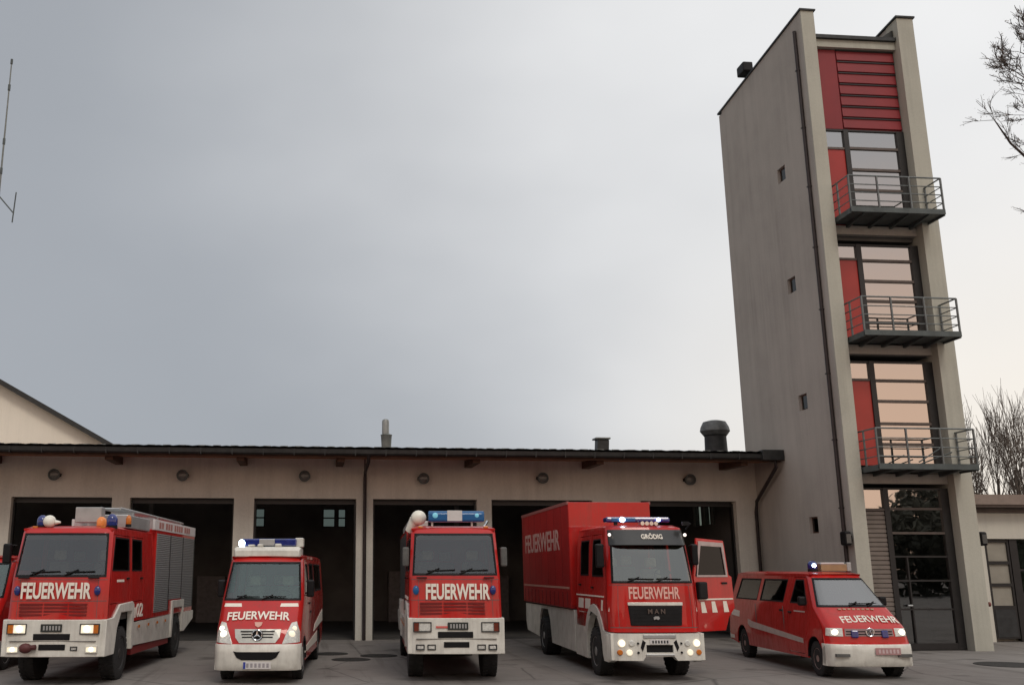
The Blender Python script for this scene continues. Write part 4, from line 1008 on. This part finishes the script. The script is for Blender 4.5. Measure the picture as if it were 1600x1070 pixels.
for y, z in niche:
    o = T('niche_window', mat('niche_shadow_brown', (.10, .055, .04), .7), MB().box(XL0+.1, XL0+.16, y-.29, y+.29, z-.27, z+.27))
    q = MB().box(XL0+.085, XL0+.1, y-.21, y+.21, z-.2, z+.2).build('niche_pane', SIDEG, o)
T('front_pillar', TFRONT, MB().loft([[(XL0, YF, 0), (XL1, YF, 0), (XL1, YG+.1, 0), (XL0, YF+.06, 0)], [(XL0, YF, ztop(YF)), (XL1, YF, ztop(YF)), (XL1, YG+.1, ztop(YF)), (XL0, YF+.06, ztop(YF))]]))
T('left_inner_wall', TPLAST, MB().loft([[(XL0+.142, YF+.07, 0), (XL1-.002, YG+.1, 0), (XL1-.002, YB, 0), (XL0+.142, YB, 0)], [(XL0+.142, YF+.07, ztop(YF)), (XL1-.002, YG+.1, ztop(YF)), (XL1-.002, YB, ztop(YB)), (XL0+.142, YB, ztop(YB))]]))
T('front_pillar', TFRONT, MB().loft([[(XR0, YF, 0), (XR1, YF, 0), (XR1, YF+.6, 0), (XR0, YF+.6, 0)], [(XR0, YF, 19.83), (XR1, YF, 19.83), (XR1, YF+.6, 19.8), (XR0, YF+.6, 19.8)]]))
T('side_wall', TPLAST, MB().loft([[(XR0+.003, YF+.6, 0), (XR1-.003, YF+.6, 0), (XR1-.003, YB, 0), (XR0+.003, YB, 0)], [(XR0+.003, YF+.6, 19.78), (XR1-.003, YF+.6, 19.78), (XR1-.003, YB, 19.4), (XR0+.003, YB, 19.4)]]))
T('rear_wall', TPLAST, MB().box(XL0, XR1, YB+.002, YB+.25, 0, 19.4))
# copings
T('coping', GUTTER, MB().loft([[(XL0-.05, y, ztop(y)+.0), (XL1+.05, y, ztop(y)), (XL1+.05, y, ztop(y)+.05), (XL0-.05, y, ztop(y)+.06)] for y in (YF-.05, YB+.3)]))
T('coping', GUTTER, MB().loft([[(XR0-.05, y, ztop(y)-.09), (XR1+.05, y, ztop(y)-.09), (XR1+.05, y, ztop(y)-.03), (XR0-.05, y, ztop(y)-.03)] for y in (YF-.05, YB+.3)]))
# roof between the walls
zR = tz(19.05)
T('roof', GUTTER, MB().box(XL1+.01, XR0-.01, YG-.22, YB, zR+.30, zR+.42))
T('cornice', TFRONT, MB().box(XL1+.01, XR0-.01, YG-.12, YG+.3, zR+.03, zR+.295))
T('roof_parapet', GUTTER, MB().loft([[(XR0-.5, YG-.1, zR+.42), (XR0-.02, YG-.1, zR+.42), (XR0-.02, YG-.1, zR+.75)], [(XR0-.5, YG+1.2, zR+.42), (XR0-.02, YG+1.2, zR+.42), (XR0-.02, YG+1.2, zR+.75)]]))
# shaft behind the glass
XM0, XM1, XG1 = 16.80, 16.96, 18.58
T('inner_shaft', INTW, MB().box(XL1+.02, XR0-.02, YG+1.6, YG+1.7, 0, zR).box(XL1+.02, XR0-.02, YG+.2, YG+1.6, 12.3, 12.55).box(XL1+.02, XR0-.02, YG+.2, YG+1.6, 8.6, 8.8).box(XL1+.02, XR0-.02, YG+.2, YG+1.6, 4.8, 5.0))
# red cladding at the top
z0 = tz(16.22)
cl = T('red_cladding', REDPAN, MB().box(XL1+.01, XM0+.02, YG+.02, YG+.1, z0, zR).box(XM0+.02, XR0-.01, YG+.06, YG+.12, z0, zR))
q = MB()
nL = 7
for k in range(nL):
    a = z0+(zR-z0)*k/nL
    q.loft([[(x, YG+.06, a+.03), (x, YG+.0, a+.05), (x, YG+.03, a+(zR-z0)/nL-.02), (x, YG+.06, a+(zR-z0)/nL)] for x in (XM0+.06, XR0-.03)])
q.build('red_louvres', REDPAN, cl)
q = MB()
for k in range(1, nL+1):
    a = z0+(zR-z0)*k/nL
    q.box(XM0+.06, XR0-.03, YG-.002, YG+.05, a-.03, a+.005)
q.build('louvre_shadow_gap', FRAME, cl)
# glazing bands
def glazing(zbot, zt, hs, zred, k):
    f = T('window', FRAME, MB().box(XM0, XM1, YG-.02, YG+.12, zbot, zt).box(XG1, XR0-.01, YG-.01, YG+.12, zbot, zt).box(XM1, XG1, YG, YG+.1, zt-.05, zt).box(XL1+.01, XM0, YG, YG+.1, zt-.06, zt).box(XM1, XG1, YG, YG+.1, zbot, zbot+.06).box(XL1+.01, XL1+.05, YG, YG+.1, zbot, zt))
    MB().box(XM1+.001, XG1-.001, YG+.05, YG+.06, zbot+.05, zt-.04).build('window_pane', TGLASS, f)
    q = MB()
    for h in hs: q.box(XM1, XG1, YG-.004, YG+.045, h-.05, h+.03)
    q.build('glazing_bar', MULL, f)
    if zred:
        MB().box(XL1+.05, XM0, YG+.05, YG+.06, zred+.02, zt-.05).build('window_pane', TGLASS, f)
        MB().box(XL1+.05, XM0-.0, YG+.03, YG+.07, zbot, zred-.05).build('red_panel', REDBLIND, f, .004)
        MB().box(XL1+.05, XM0, YG, YG+.08, zred-.05, zred+.02).build('panel_rail', MULL, f)
    return f
glazing(tz(12.9), tz(16.2), [tz(15.57), tz(14.83), tz(14.13), tz(13.45)], tz(15.55), 0)
glazing(tz(9.15), tz(12.28), [tz(11.76), tz(11.09), tz(10.44), tz(9.75)], tz(11.8), 1)
glazing(tz(5.3), tz(8.5), [tz(7.91), tz(7.27), tz(6.58), tz(5.95)], tz(7.93), 2)
# ground storey: dark entrance glass and a brown roller shutter
f = T('entrance', FRAME, MB().box(XM0, XM1, YG-.02, YG+.12, .02, tz(4.63)).box(XG1, XR0-.01, YG-.01, YG+.12, .02, tz(4.63)).box(XL1+.01, XG1, YG, YG+.1, tz(4.63)-.05, tz(4.63)).box(XM1, XG1, YG, YG+.1, .02, .2))
MB().box(XM1, XG1, YG+.05, YG+.06, tz(3.31), tz(4.58)).build('window_pane', TGLASS, f)
MB().box(XM1, XG1, YG+.05, YG+.06, .2, tz(3.31)-.001).build('entrance_glass', DGLASS, f)
q = MB()
for h in (tz(4.02), tz(3.31)): q.box(XM1, XG1, YG-.004, YG+.045, h-.04, h+.025)
q.build('glazing_bar', MULL, f)
q = MB()
for h in (2.62, 1.94, 1.14): q.box(XM1, XG1, YG-.004, YG+.045, h-.03, h+.02)
q.build('glazing_bar', FRAME, f)
q = MB(); q.box(17.32, 17.36, YG-.006, YG+.045, .2, 2.6); q.build('door_stile', FRAME, f)
MB().tube([(17.16, YG-.06, 1.24), (17.3, YG-.06, 1.24)], .03).build('door_handle', ALU, f)
MB().box(XL1+.05, XM0, YG+.05, YG+.06, tz(4.0), tz(4.57)).build('window_pane', TGLASS, f)
sm = MB()
n = 30
for k in range(n):
    a = .05+(tz(3.95)-.05)*k/n; b = .05+(tz(3.95)-.05)*(k+1)/n
    sm.loft([[(x, YG+.05, a), (x, YG+.015, a+.02), (x, YG+.015, b-.03), (x, YG+.05, b)] for x in (XL1+.02, XM0)])
sm.build('roller_shutter', mat('brown_grey_shutter', (.19, .16, .14), .6, .2, var=.12, scale=3), f)
MB().box(XL1+.01, XM0, YG-.01, YG+.12, tz(3.95), tz(4.02)).build('panel_rail', MULL, f)
# balconies
for zf in (12.76, 8.95, 5.05):
    x0, x1, ya, yb = 16.07, 19.06, 26.75, YG+.02
    bal = T('balcony', GALVD, MB().box(x0, x1, ya, YF-.004, zf, zf+.035).box(x0, XR0-.005, YF-.004, yb, zf, zf+.035)
            .box(x0, x1, ya-.012, ya+.04, zf-.03, zf+.13).box(x0-.012, x0+.035, ya+.04, yb, zf-.06, zf+.1).box(x1-.035, x1+.012, ya+.04, YF-.004, zf-.06, zf+.1))
    for x in (x0+.5, x0+1.2, x0+1.9, x0+2.55):
        q = MB(); q.loft([[(x+e, ya+.04, zf-.03), (x+e, yb-.05, zf-.14), (x+e, yb-.05, zf-.002), (x+e, ya+.04, zf-.002)] for e in (-.04, .04)])
        q.build('balcony_joist', GALVD, bal)
    T('lintel', TPLAST, MB().box(XL1+.005, XR0-.005, YG-.05, YG+.15, zf-.34, zf-.06))
    rl = MB(); zt = zf+1.14
    ps = [x0+.02, x0+.92, x0+1.95, x1-.02]
    for x in ps: MB().box(x-.022, x+.022, ya+.0, ya+.05, zf+.1, zt).build('railing_post', GALV, bal)
    MB().box(x0, x0+.04, YF-.2, YF-.15, zf+.1, zt).build('railing_post', GALV, bal); MB().box(x1-.04, x1, YF-.07, YF-.03, zf+.1, zt).build('railing_post', GALV, bal)
    rl = MB()
    for k, h in enumerate((1.14, .86, .6, .34)):
        rr = .026 if k == 0 else .017
        rl.tube([(x0+.02, yb-.04, zf+h), (x0+.02, ya+.025, zf+h), (x1-.02, ya+.025, zf+h), (x1-.02, YF, zf+h)], rr, 6)
    rl.build('railing', GALV, bal)
    if zf < 6:
        MB().tube([(17.4, ya+.2, zf+.2), (18.2, ya+.35, zf+.62)], .02, 5).tube([(17.5, ya+.3, zf+.15), (18.5, ya+.3, zf+.5)], .02, 5).build('railing_brace', GALVD, bal)
# drainpipe on the left side
T('downpipe', PIPE, MB().tube([(XL0-.06, 28.0, ztop(28)-.5), (XL0-.06, 28.0, .02)], .055, 10), smooth=50)
q = MB()
for z in range(2, 19, 2): q.box(XL0-.13, XL0+.01, 27.95, 28.05, z-.02, z+.02)
T('pipe_clamp', PIPE, q)
# floodlight on the top edge, lamps on the pillars, wall tap
r = empty('floodlight', (XL0+.28, 31.7, 19.72), label='black floodlight bracketed on the top left edge of the tower', cat='floodlight')
B('lamp_housing', BLACK, r, (-.5, -.12, -.28, .3, .12, .5), bevel=.05)
MB().tube([(.05, 0, -.05), (-.06, 0, .25), (-.3, 0, .28)], .05).build('lamp_bracket', BLACK, r)
for x, lab in ((XL0-.16, 'black wall lamp on the left corner of the tower above the small van'), (XR1+.14, 'black wall lamp on the right corner of the tower beside the low building')):
    r = empty('wall_lamp', (x, 27.75, 3.12), label=lab, cat='wall lamp', group='lamps on the tower corners')
    B('lamp_housing', BLACK, r, (-.1, .1, -.16, .16, -.2, .2), bevel=.05)
    sgn = 1 if x < 17 else -1
    B('lamp_bracket', BLACK, r, tuple(sorted((sgn*.08, sgn*.165)))+(-.06, .06, -.08, .08))
    B('lamp_glass', mat('dull_lamp_glass', (.10, .10, .095), .2), r, (-.07, .07, -.175, -.155, -.14, .12), bevel=.005)
r = empty('wall_tap', (XR1, 27.9, 1.27), label='small dull red pipe outlet low on the right side of the tower', cat='wall tap')
MB().lathe([(-.02, .07), (.05, .07), (.05, .045), (.2, .045), (.2, .065), (.26, .065)], (0, 0, 0), 'x', 14).build('outlet_pipe', mat('dull_red_iron', (.16, .05, .04), .6, .2), r, smooth=40)

# ------------------------------------------------------------------ low white building on the right
rb = empty('low_building', (24, 31, 0), label='low white-fronted building with glazed doors right of the tower', cat='building')
RI = Matrix.Translation((-24, -31, 0))
def RB(name, m, mb, parent=None, **k):
    o = mb.build(name, m, None, **k); o.parent = parent or rb
    if not parent: o.matrix_parent_inverse = RI
    return o
X0, X1, Y0 = 20.2, 32, 31
RB('fascia_band', WHITEF, MB().box(X0, X1, Y0, Y0+.4, 3.23, 4.06))
RB('roof', BROWNF, MB().box(X0-.1, X1+.2, Y0-.5, Y0+9, 4.22, 4.4).box(X0, X1, Y0-.1, Y0+8.9, 4.062, 4.218), bevel=.01)
RB('roof_edge', mat('pale_brown_metal', (.25, .2, .17), .5, .2), MB().box(X0-.12, X1+.2, Y0-.56, Y0-.5, 4.3, 4.62).box(X0-.1, X1+.2, Y0-.498, Y0+9, 4.402, 4.6))
RB('wall', PLAST, MB().box(X0, X1, Y0+.4, Y0+8.8, 0, 4.06))
RB('door_pier', WHITEF, MB().box(X0, 21.95, Y0+.05, Y0+.398, 0, 3.23))
for k in range(5):
    x = 22.0+k*1.95
    if x+1.9 > X1: break
    f = RB('door', FRAME, MB().plate(rect(x, x+.82, .1, 3.2), [rect(x+.06, x+.76, 1.12+.7*j, 1.12+.7*j+.6) for j in range(3)], lambda u, v, w: Vector((u, Y0+.1+w, v)), 0, .1))
    q = MB()
    for j in range(3): q.box(x+.05, x+.77, Y0+.16, Y0+.18, 1.1+.7*j, 1.74+.7*j)
    q.build('door_infill', PANELT, f)
    q = MB(); q.box(x+.06, x+.76, Y0+.09, Y0+.11, .15, 1.0); q.build('kick_panel', DARKG, f)
    q = MB(); q.box(x+.84, x+1.1, Y0+.08, Y0+.26, .02, 3.22); q.build('door_post', FRAME, f)
    q = MB(); q.box(x+1.1, x+1.93, Y0+.16, Y0+.17, .05, 3.2); q.build('door_glass', DGLASS, f)
    q = MB(); q.box(x+1.1, x+1.93, Y0+.13, Y0+.2, .9, .97).box(x+1.1, x+1.93, Y0+.13, Y0+.2, 2.2, 2.27); q.build('glazing_bar', FRAME, f)

# ------------------------------------------------------------------ gabled house behind the hall, antenna
h = empty('gabled_house', (-18, 48, 0), label='cream gabled house rising behind the left end of the hall roof', cat='house')
HI = Matrix.Translation((18, -48, 0))
def H(name, m, mb, **k):
    o = mb.build(name, m, None, **k); o.parent = h; o.matrix_parent_inverse = HI; return o
rx, rzt, sl = -19.55, 13.5, .5525
xe = -8.95
H('gable_wall', GABLE, MB().plate([(-29.6, 0), (xe, 0), (xe, rzt-(xe-rx)*sl), (rx, rzt), (-29.6, rzt-(xe-rx)*sl)], [], lambda u, v, w: Vector((u, 48+w, v)), 0, 10))
for s_ in (-1, 1):
    H('roof', TILE, MB().loft([[(rx, y, rzt+.02), (rx+s_*11.2, y, rzt+.02-11.2*sl), (rx+s_*11.2, y, rzt+.22-11.2*sl), (rx, y, rzt+.25)] for y in (47.6, 58.4)]))
    H('verge_board', GUTTER, MB().loft([[(rx, y, rzt-.0), (rx+s_*11.2, y, rzt-.0-11.2*sl), (rx+s_*11.2, y, rzt+.24-11.2*sl), (rx, y, rzt+.27)] for y in (47.5, 47.59)]))
a = empty('antenna_mast', (-14.83, 45.3, 0), label='thin radio antenna mast with a side dipole at the left edge of the sky', cat='antenna')
MB().tube([(0, 0, 0), (0, 0, 12), (0, 0, 19), (0, 0, 26.2)], [.09, .075, .05, .03], 8).build('mast', ZINC, a)
q = MB().tube([(0, 0, 26.2), (0, 0, 26.45)], .06, 8)
for z in (20.5, 22, 24.8): q.tube([(-.0, 0, z), (0, 0, z+.3)], .065, 8)
q.build('mast_joint', GALVD, a)
MB().tube([(-.3, 0, 19.75), (.75, 0, 18.55)], .035, 6).tube([(.72, 0, 18.1), (.78, 0, 19.6)], .03, 6).build('dipole', GALVD, a)

# ------------------------------------------------------------------ trees
TW = [.013]
def branch(mb, p, d, L, r, depth, rnd, up, spread, tips, twist=.16):
    pts = [p.copy()]; rs = [r]; q = p.copy(); dd = d.copy()
    n = 4
    for k in range(n):
        dd = (dd+Vector((rnd.uniform(-1, 1), rnd.uniform(-1, 1), rnd.uniform(-.6, 1)*up+.2*up))*twist).normalized()
        q = q+dd*(L/n); pts.append(q.copy()); rs.append(r*(1-.55*(k+1)/n))
    mb.tube(pts, rs, 6 if depth > 2 else 4 if depth > 0 else 3, cap=False)
    if depth == 0: tips.append((q, dd)); return
    m = rnd.choice((3, 4)) if depth > 1 else rnd.choice((4, 5))
    for k in range(m):
        t = rnd.uniform(.35, 1) if k else 1
        i = min(n-1, int(t*n)); f = t*n-i
        o = pts[i].lerp(pts[i+1], min(1, f)) if i < n else pts[-1]
        ax = Vector((rnd.uniform(-1, 1), rnd.uniform(-1, 1), rnd.uniform(-1, 1))).normalized()
        nd = (dd+ax*spread+Vector((0, 0, up*.25))).normalized()
        branch(mb, o, nd, L*rnd.uniform(.55, .8), max(TW[0], rs[min(i+1, n)]*.62), depth-1, rnd, up, spread, tips, twist)

def bare_tree(loc, h, seed, label, depth=5, r=.22, up=.6, spread=.6, buds=0, group=None, first=.3, lean=(0, 0, 1)):
    root = empty('bare_tree', loc, label=label, cat='tree', group=group)
    rnd = random.Random(seed)
    tr = MB(); cr = MB(); tips = []
    pts = [Vector((0, 0, 0))]; d = Vector(lean).normalized(); n = 6
    for k in range(n): pts.append(pts[-1]+(d+Vector((rnd.uniform(-.08, .08), rnd.uniform(-.08, .08), 0)))*(h*.62/n))
    tr.tube(pts, [r*(1.15-.75*k/n) for k in range(n+1)], 9)
    for k in range(2, n+1):
        for j in range(3 if k < n else 4):
            az = rnd.uniform(0, 2*math.pi)
            nd = (Vector((math.cos(az)*spread*1.3, math.sin(az)*spread*1.3, .55+up*.5))).normalized()
            branch(cr, pts[k]-(pts[k]-pts[k-1])*rnd.random()*.8, nd, h*.30*(1.25-.09*k), r*(.55-.06*k), depth-2, rnd, up, spread, tips)
    tr.build('trunk', BARK, root, smooth=50)
    cr.build('crown', TWIGP, root)
    if buds:
        lf = MB()
        for p, dd in tips:
            for k in range(buds):
                c0 = p-dd*rnd.uniform(0, .5)+Vector((rnd.uniform(-.07, .07), rnd.uniform(-.07, .07), rnd.uniform(-.07, .07)))
                a = Vector((rnd.uniform(-1, 1), rnd.uniform(-1, 1), rnd.uniform(-1, 1))).normalized(); b = a.orthogonal().normalized()
                s_ = rnd.uniform(.025, .06)
                lf.face([c0-a*s_, c0+b*s_*.6, c0+a*s_, c0-b*s_*.6])
        lf.build('buds', mat('brown_buds', (.17, .135, .11), .9, var=.4, scale=3), root, recalc=False)
    return root
root = empty('bare_tree', (29.8, 31.5, 0), label='tall bare tree whose budding branches reach in at the upper right edge', cat='tree')
rnd = random.Random(12); cr = MB(); tips = []
MB().tube([(0, 0, 0), (.1, 0, 5), (-.1, .1, 10), (.15, 0, 15), (0, 0, 19.5), (.1, 0, 22)], [.42, .34, .28, .2, .11, .05], 10).build('trunk', BARK, root, smooth=50)
def limb(pts, r0, r1, depth, L, n, dirs):
    P = [Vector(p) for p in pts]
    cr.tube(P, [r0+(r1-r0)*k/(len(P)-1) for k in range(len(P))], 7)
    for k in range(n):
        t = rnd.uniform(.45, 1)*(len(P)-1) if k else len(P)-1.001
        i = int(t); o = P[i].lerp(P[i+1], t-i)
        d = Vector(dirs)+Vector((rnd.uniform(-.8, .8), rnd.uniform(-.8, .8), rnd.uniform(-.7, .7)))
        branch(cr, o, d.normalized(), L*rnd.uniform(.7, 1.1), r1*.6, depth, rnd, .5, .7, tips, .2)
limb([(-.1, 0, 14.5), (-1.3, -.1, 16.6), (-2.6, -.2, 18.6), (-3.7, -.2, 20.0)], .13, .035, 3, 1.05, 9, (-.5, 0, .5))
limb([(0, 0, 16.5), (-1.2, .2, 18.4), (-2.4, .3, 20.3), (-3.1, .3, 21.6)], .11, .03, 3, .95, 7, (-.35, 0, .7))
limb([(-.1, 0, 13.6), (-1.5, .2, 15.0), (-3.2, .2, 16.4), (-4.4, .1, 17.5), (-4.9, .1, 18.4)], .1, .02, 1, .75, 6, (-.5, 0, .8))
limb([(0, 0, 11.2), (-1.6, -.2, 12.6), (-3.2, -.2, 13.7), (-4.0, -.2, 14.5)], .09, .02, 1, .8, 6, (-.6, 0, .6))
for k in range(9):
    z = 9+1.4*k; az = rnd.uniform(-1.2, 1.2); q = Vector((math.cos(az), math.sin(az), .9))
    limb([(0, 0, z), tuple(Vector((0, 0, z))+q*1.6), tuple(Vector((0, 0, z))+q*3.2+Vector((0, 0, .5)))], .11, .03, 2, 1.4, 4, tuple(q))
cr.build('crown', TWIG, root)
lf = MB()
for p, dd in tips:
    for k in range(4):
        c0 = p-dd*rnd.uniform(0, .5)+Vector((rnd.uniform(-.08, .08), rnd.uniform(-.08, .08), rnd.uniform(-.08, .08)))
        a_ = Vector((rnd.uniform(-1, 1), rnd.uniform(-1, 1), rnd.uniform(-1, 1))).normalized(); b_ = a_.orthogonal().normalized(); s_ = rnd.uniform(.02, .05)
        lf.face([c0-a_*s_, c0+b_*s_*.6, c0+a_*s_, c0-b_*s_*.6])
lf.build('buds', mat('brown_buds', (.17, .135, .11), .9, var=.4, scale=3), root, recalc=False)
TW[0] = .018
bg = [(41.3, 60, 11.0, 'bare tree with upright twigs just right of the tower foot'), (42.9, 62, 13.2, 'bare tree with upright twigs second from the tower, over the low building'), (44.4, 61, 13.0, 'bare tree with upright twigs third from the tower, over the low building'), (45.3, 59, 13.6, 'bare tree with upright twigs fourth from the tower, over the low building'), (47.2, 62, 14.0, 'bare tree with upright twigs at the right edge, over the low building')]
for k, (x, y, hh, lab) in enumerate(bg):
    bare_tree((x, y, 0), hh, 20+k, lab, 4, .19, 1.3, .42, 0, 'bare trees behind the low building')

# leafy trees across the road behind the photographer, mirrored in the glass
def leafy(loc, R_, h, seed, label):
    root = empty('leafy_tree', loc, label=label, cat='tree', group='trees across the road')
    rnd = random.Random(seed)
    MB().tube([(0, 0, 0), (.1, 0, h*.4), (0, 0, h*.7)], [.4, .3, .15], 8).build('trunk', BARK, root)
    lf = MB()
    for k in range(14000):
        u = Vector((rnd.gauss(0, 1), rnd.gauss(0, 1), rnd.gauss(0, 1))).normalized()*(rnd.random()**.4)
        c0 = Vector((u.x*R_, u.y*R_, h*.55+u.z*h*.45))
        a = Vector((rnd.uniform(-1, 1), rnd.uniform(-1, 1), rnd.uniform(-1, 1))).normalized(); b = a.orthogonal().normalized(); s_ = rnd.uniform(.18, .36)
        lf.face([c0-a*s_, c0+b*s_*.6, c0+a*s_, c0-b*s_*.6])
    lf.build('crown', LEAF, root, recalc=False)
hd = MB(); rs = random.Random(8)
for k in range(5200):
    x = rs.uniform(24, 110); y = -24-(x-24)*.28+rs.uniform(-1, 1); z = rs.uniform(0, 3.6)
    a = Vector((rs.uniform(-1, 1), rs.uniform(-1, 1), rs.uniform(-1, 1))).normalized(); b = a.orthogonal().normalized(); q = rs.uniform(.25, .5)
    c0 = Vector((x-60, y+34, z)); hd.face([c0-a*q, c0+b*q*.6, c0+a*q, c0-b*q*.6])
for k in range(9000):
    x = rs.uniform(-95, 26); y = -34+rs.uniform(-1.5, 1.5); top = 6.2+1.6*math.sin(x*.21)+1.2*math.sin(x*.53+1); z = rs.uniform(0, top)
    a = Vector((rs.uniform(-1, 1), rs.uniform(-1, 1), rs.uniform(-1, 1))).normalized(); b = a.orthogonal().normalized(); q = rs.uniform(.4, .8)
    c0 = Vector((x-60, y+34, z)); hd.face([c0-a*q, c0+b*q*.6, c0+a*q, c0-b*q*.6])
o = hd.build('unseen_hedge', LEAF, recalc=False); o.location = (60, -34, 0)  # added out of view: blocks the bright horizon, darkens reflections in paint and glass
tag(o, 'bank of leaves added behind the camera to darken reflections', 'unseen_hedge')
leafy((60, -30, 0), 9, 10.5, 1, 'wide leafy tree across the road, behind the camera to the right')
leafy((78, -40, 0), 11, 11.5, 2, 'larger leafy tree across the road, farther out behind the camera')
leafy((36, -52, 0), 7, 7, 3, 'low leafy tree across the road, behind the camera')

# ------------------------------------------------------------------ vehicles
fire_engine((-4.97, 20.9, 0), -4.5, 'red and white fire engine with aluminium roof ladder and side shutters, leftmost in full view', 'a')
fire_engine((3.06, 20.9, 0), -3.8, 'red and white fire engine with a long blue roof light bar and white searchlight', 'b')
van((-.985, 20.9, 0), -4.3, 'tall narrow red van with white roof cap, parked between the two fire engines', 'tall')
van((11.80, 20.6, 0), -6.0, 'low red passenger van with white bumper in front of the tower', 'low')
box_lorry((7.23, 20.7, 0), -2.2)
van((-7.78, 23.4, 0), -3.0, 'red van mostly cut off by the left edge of the photo', 'tall', True)

# ------------------------------------------------------------------ sky, sun, camera
w = bpy.data.worlds.new('World'); S.world = w; w.use_nodes = True
nt = w.node_tree; nt.nodes.clear()
def N(t, **k):
    n = nt.nodes.new(t)
    for a, b in k.items(): setattr(n, a, b)
    return n
def lk(a, b): nt.links.new(a, b)
def math_(op, a, b=None, c=None):
    n = N('ShaderNodeMath', operation=op)
    for i, v in enumerate((a, b, c)):
        if v is None: continue
        if isinstance(v, (int, float)): n.inputs[i].default_value = v
        else: lk(v, n.inputs[i])
    return n.outputs[0]
def smooth(v, a, b, lo=0, hi=1):
    n = N('ShaderNodeMapRange', interpolation_type='SMOOTHSTEP'); lk(v, n.inputs[0])
    n.inputs[1].default_value = a; n.inputs[2].default_value = b; n.inputs[3].default_value = lo; n.inputs[4].default_value = hi
    return n.outputs[0]
def mixc(f, a, b):
    n = N('ShaderNodeMix', data_type='RGBA')
    if isinstance(f, float): n.inputs[0].default_value = f
    else: lk(f, n.inputs[0])
    for k, v in ((6, a), (7, b)):
        if isinstance(v, tuple): n.inputs[k].default_value = (*v, 1)
        else: lk(v, n.inputs[k])
    return n.outputs[2]
SUN_EL, SUN_AZ = 46, 168        # azimuth from +Y clockwise: behind the camera, to the right
tc = N('ShaderNodeTexCoord'); sep = N('ShaderNodeSeparateXYZ'); lk(tc.outputs['Generated'], sep.inputs[0])
X, Y, Z = sep.outputs
mp = N('ShaderNodeMapping'); mp.inputs['Scale'].default_value = (1.5, 1.5, 2.6); lk(tc.outputs['Generated'], mp.inputs['Vector'])
n1 = N('ShaderNodeTexNoise'); n1.inputs['Scale'].default_value = 1.5; n1.inputs['Detail'].default_value = 4; n1.inputs['Roughness'].default_value = .45; lk(mp.outputs[0], n1.inputs['Vector'])
cl = math_('MULTIPLY', math_('SUBTRACT', n1.outputs['Fac'], .5), .42)
side = smooth(math_('ADD', math_('ADD', X, cl), math_('MULTIPLY', math_('SUBTRACT', Z, .36), .5)), -.25, .66)
front = mixc(side, (.325, .345, .375), (.80, .80, .80))
lowright = math_('MULTIPLY', smooth(X, .2, .62), smooth(Z, .42, .0))
front = mixc(math_('MULTIPLY', lowright, .8), front, (.85, .765, .65))
bright = math_('MULTIPLY_ADD', cl, .35, 1)
back = mixc(smooth(Z, .12, .42), (.92, .65, .49), (.48, .50, .53))
back = mixc(smooth(Z, .5, .9), back, (.92, .92, .95))
sky_c = mixc(smooth(Y, .25, -.35), front, back)
vm = N('ShaderNodeVectorMath', operation='SCALE'); lk(sky_c, vm.inputs[0]); lk(bright, vm.inputs['Scale'])
sky = N('ShaderNodeTexSky', sky_type='NISHITA'); sky.sun_disc = False; sky.sun_elevation = R(SUN_EL); sky.sun_rotation = R(SUN_AZ)
b1 = N('ShaderNodeBackground'); lk(sky.outputs[0], b1.inputs[0]); b1.inputs[1].default_value = .05
b2 = N('ShaderNodeBackground'); lk(vm.outputs[0], b2.inputs[0]); b2.inputs[1].default_value = 1.0
mx = N('ShaderNodeMixShader'); mx.inputs[0].default_value = .95; lk(b1.outputs[0], mx.inputs[1]); lk(b2.outputs[0], mx.inputs[2])
ow = N('ShaderNodeOutputWorld'); lk(mx.outputs[0], ow.inputs[0])

sl_ = bpy.data.lights.new('sun', 'SUN'); sl_.energy = .8; sl_.angle = R(18); sl_.color = (1, .9, .78)
so = bpy.data.objects.new('sun', sl_); COL.objects.link(so)
sd = Vector((math.sin(R(SUN_AZ))*math.cos(R(SUN_EL)), math.cos(R(SUN_AZ))*math.cos(R(SUN_EL)), math.sin(R(SUN_EL))))
so.rotation_euler = (-sd).to_track_quat('-Z', 'Y').to_euler(); so.location = (10, -20, 30)

cam = bpy.data.cameras.new('camera'); co = bpy.data.objects.new('camera', cam); COL.objects.link(co)
co.location = (0, 0, 2.2); co.rotation_euler = (R(90)+math.atan(357/1545), 0, -.089)
cam.sensor_width = 36; cam.lens = 1545/1600*36; cam.shift_x = (800-622)/1600; cam.clip_end = 4000; cam.clip_start = .1
S.camera = co
S.view_settings.view_transform = 'Standard'; S.view_settings.look = 'None'; S.view_settings.exposure = .25; S.view_settings.gamma = 1
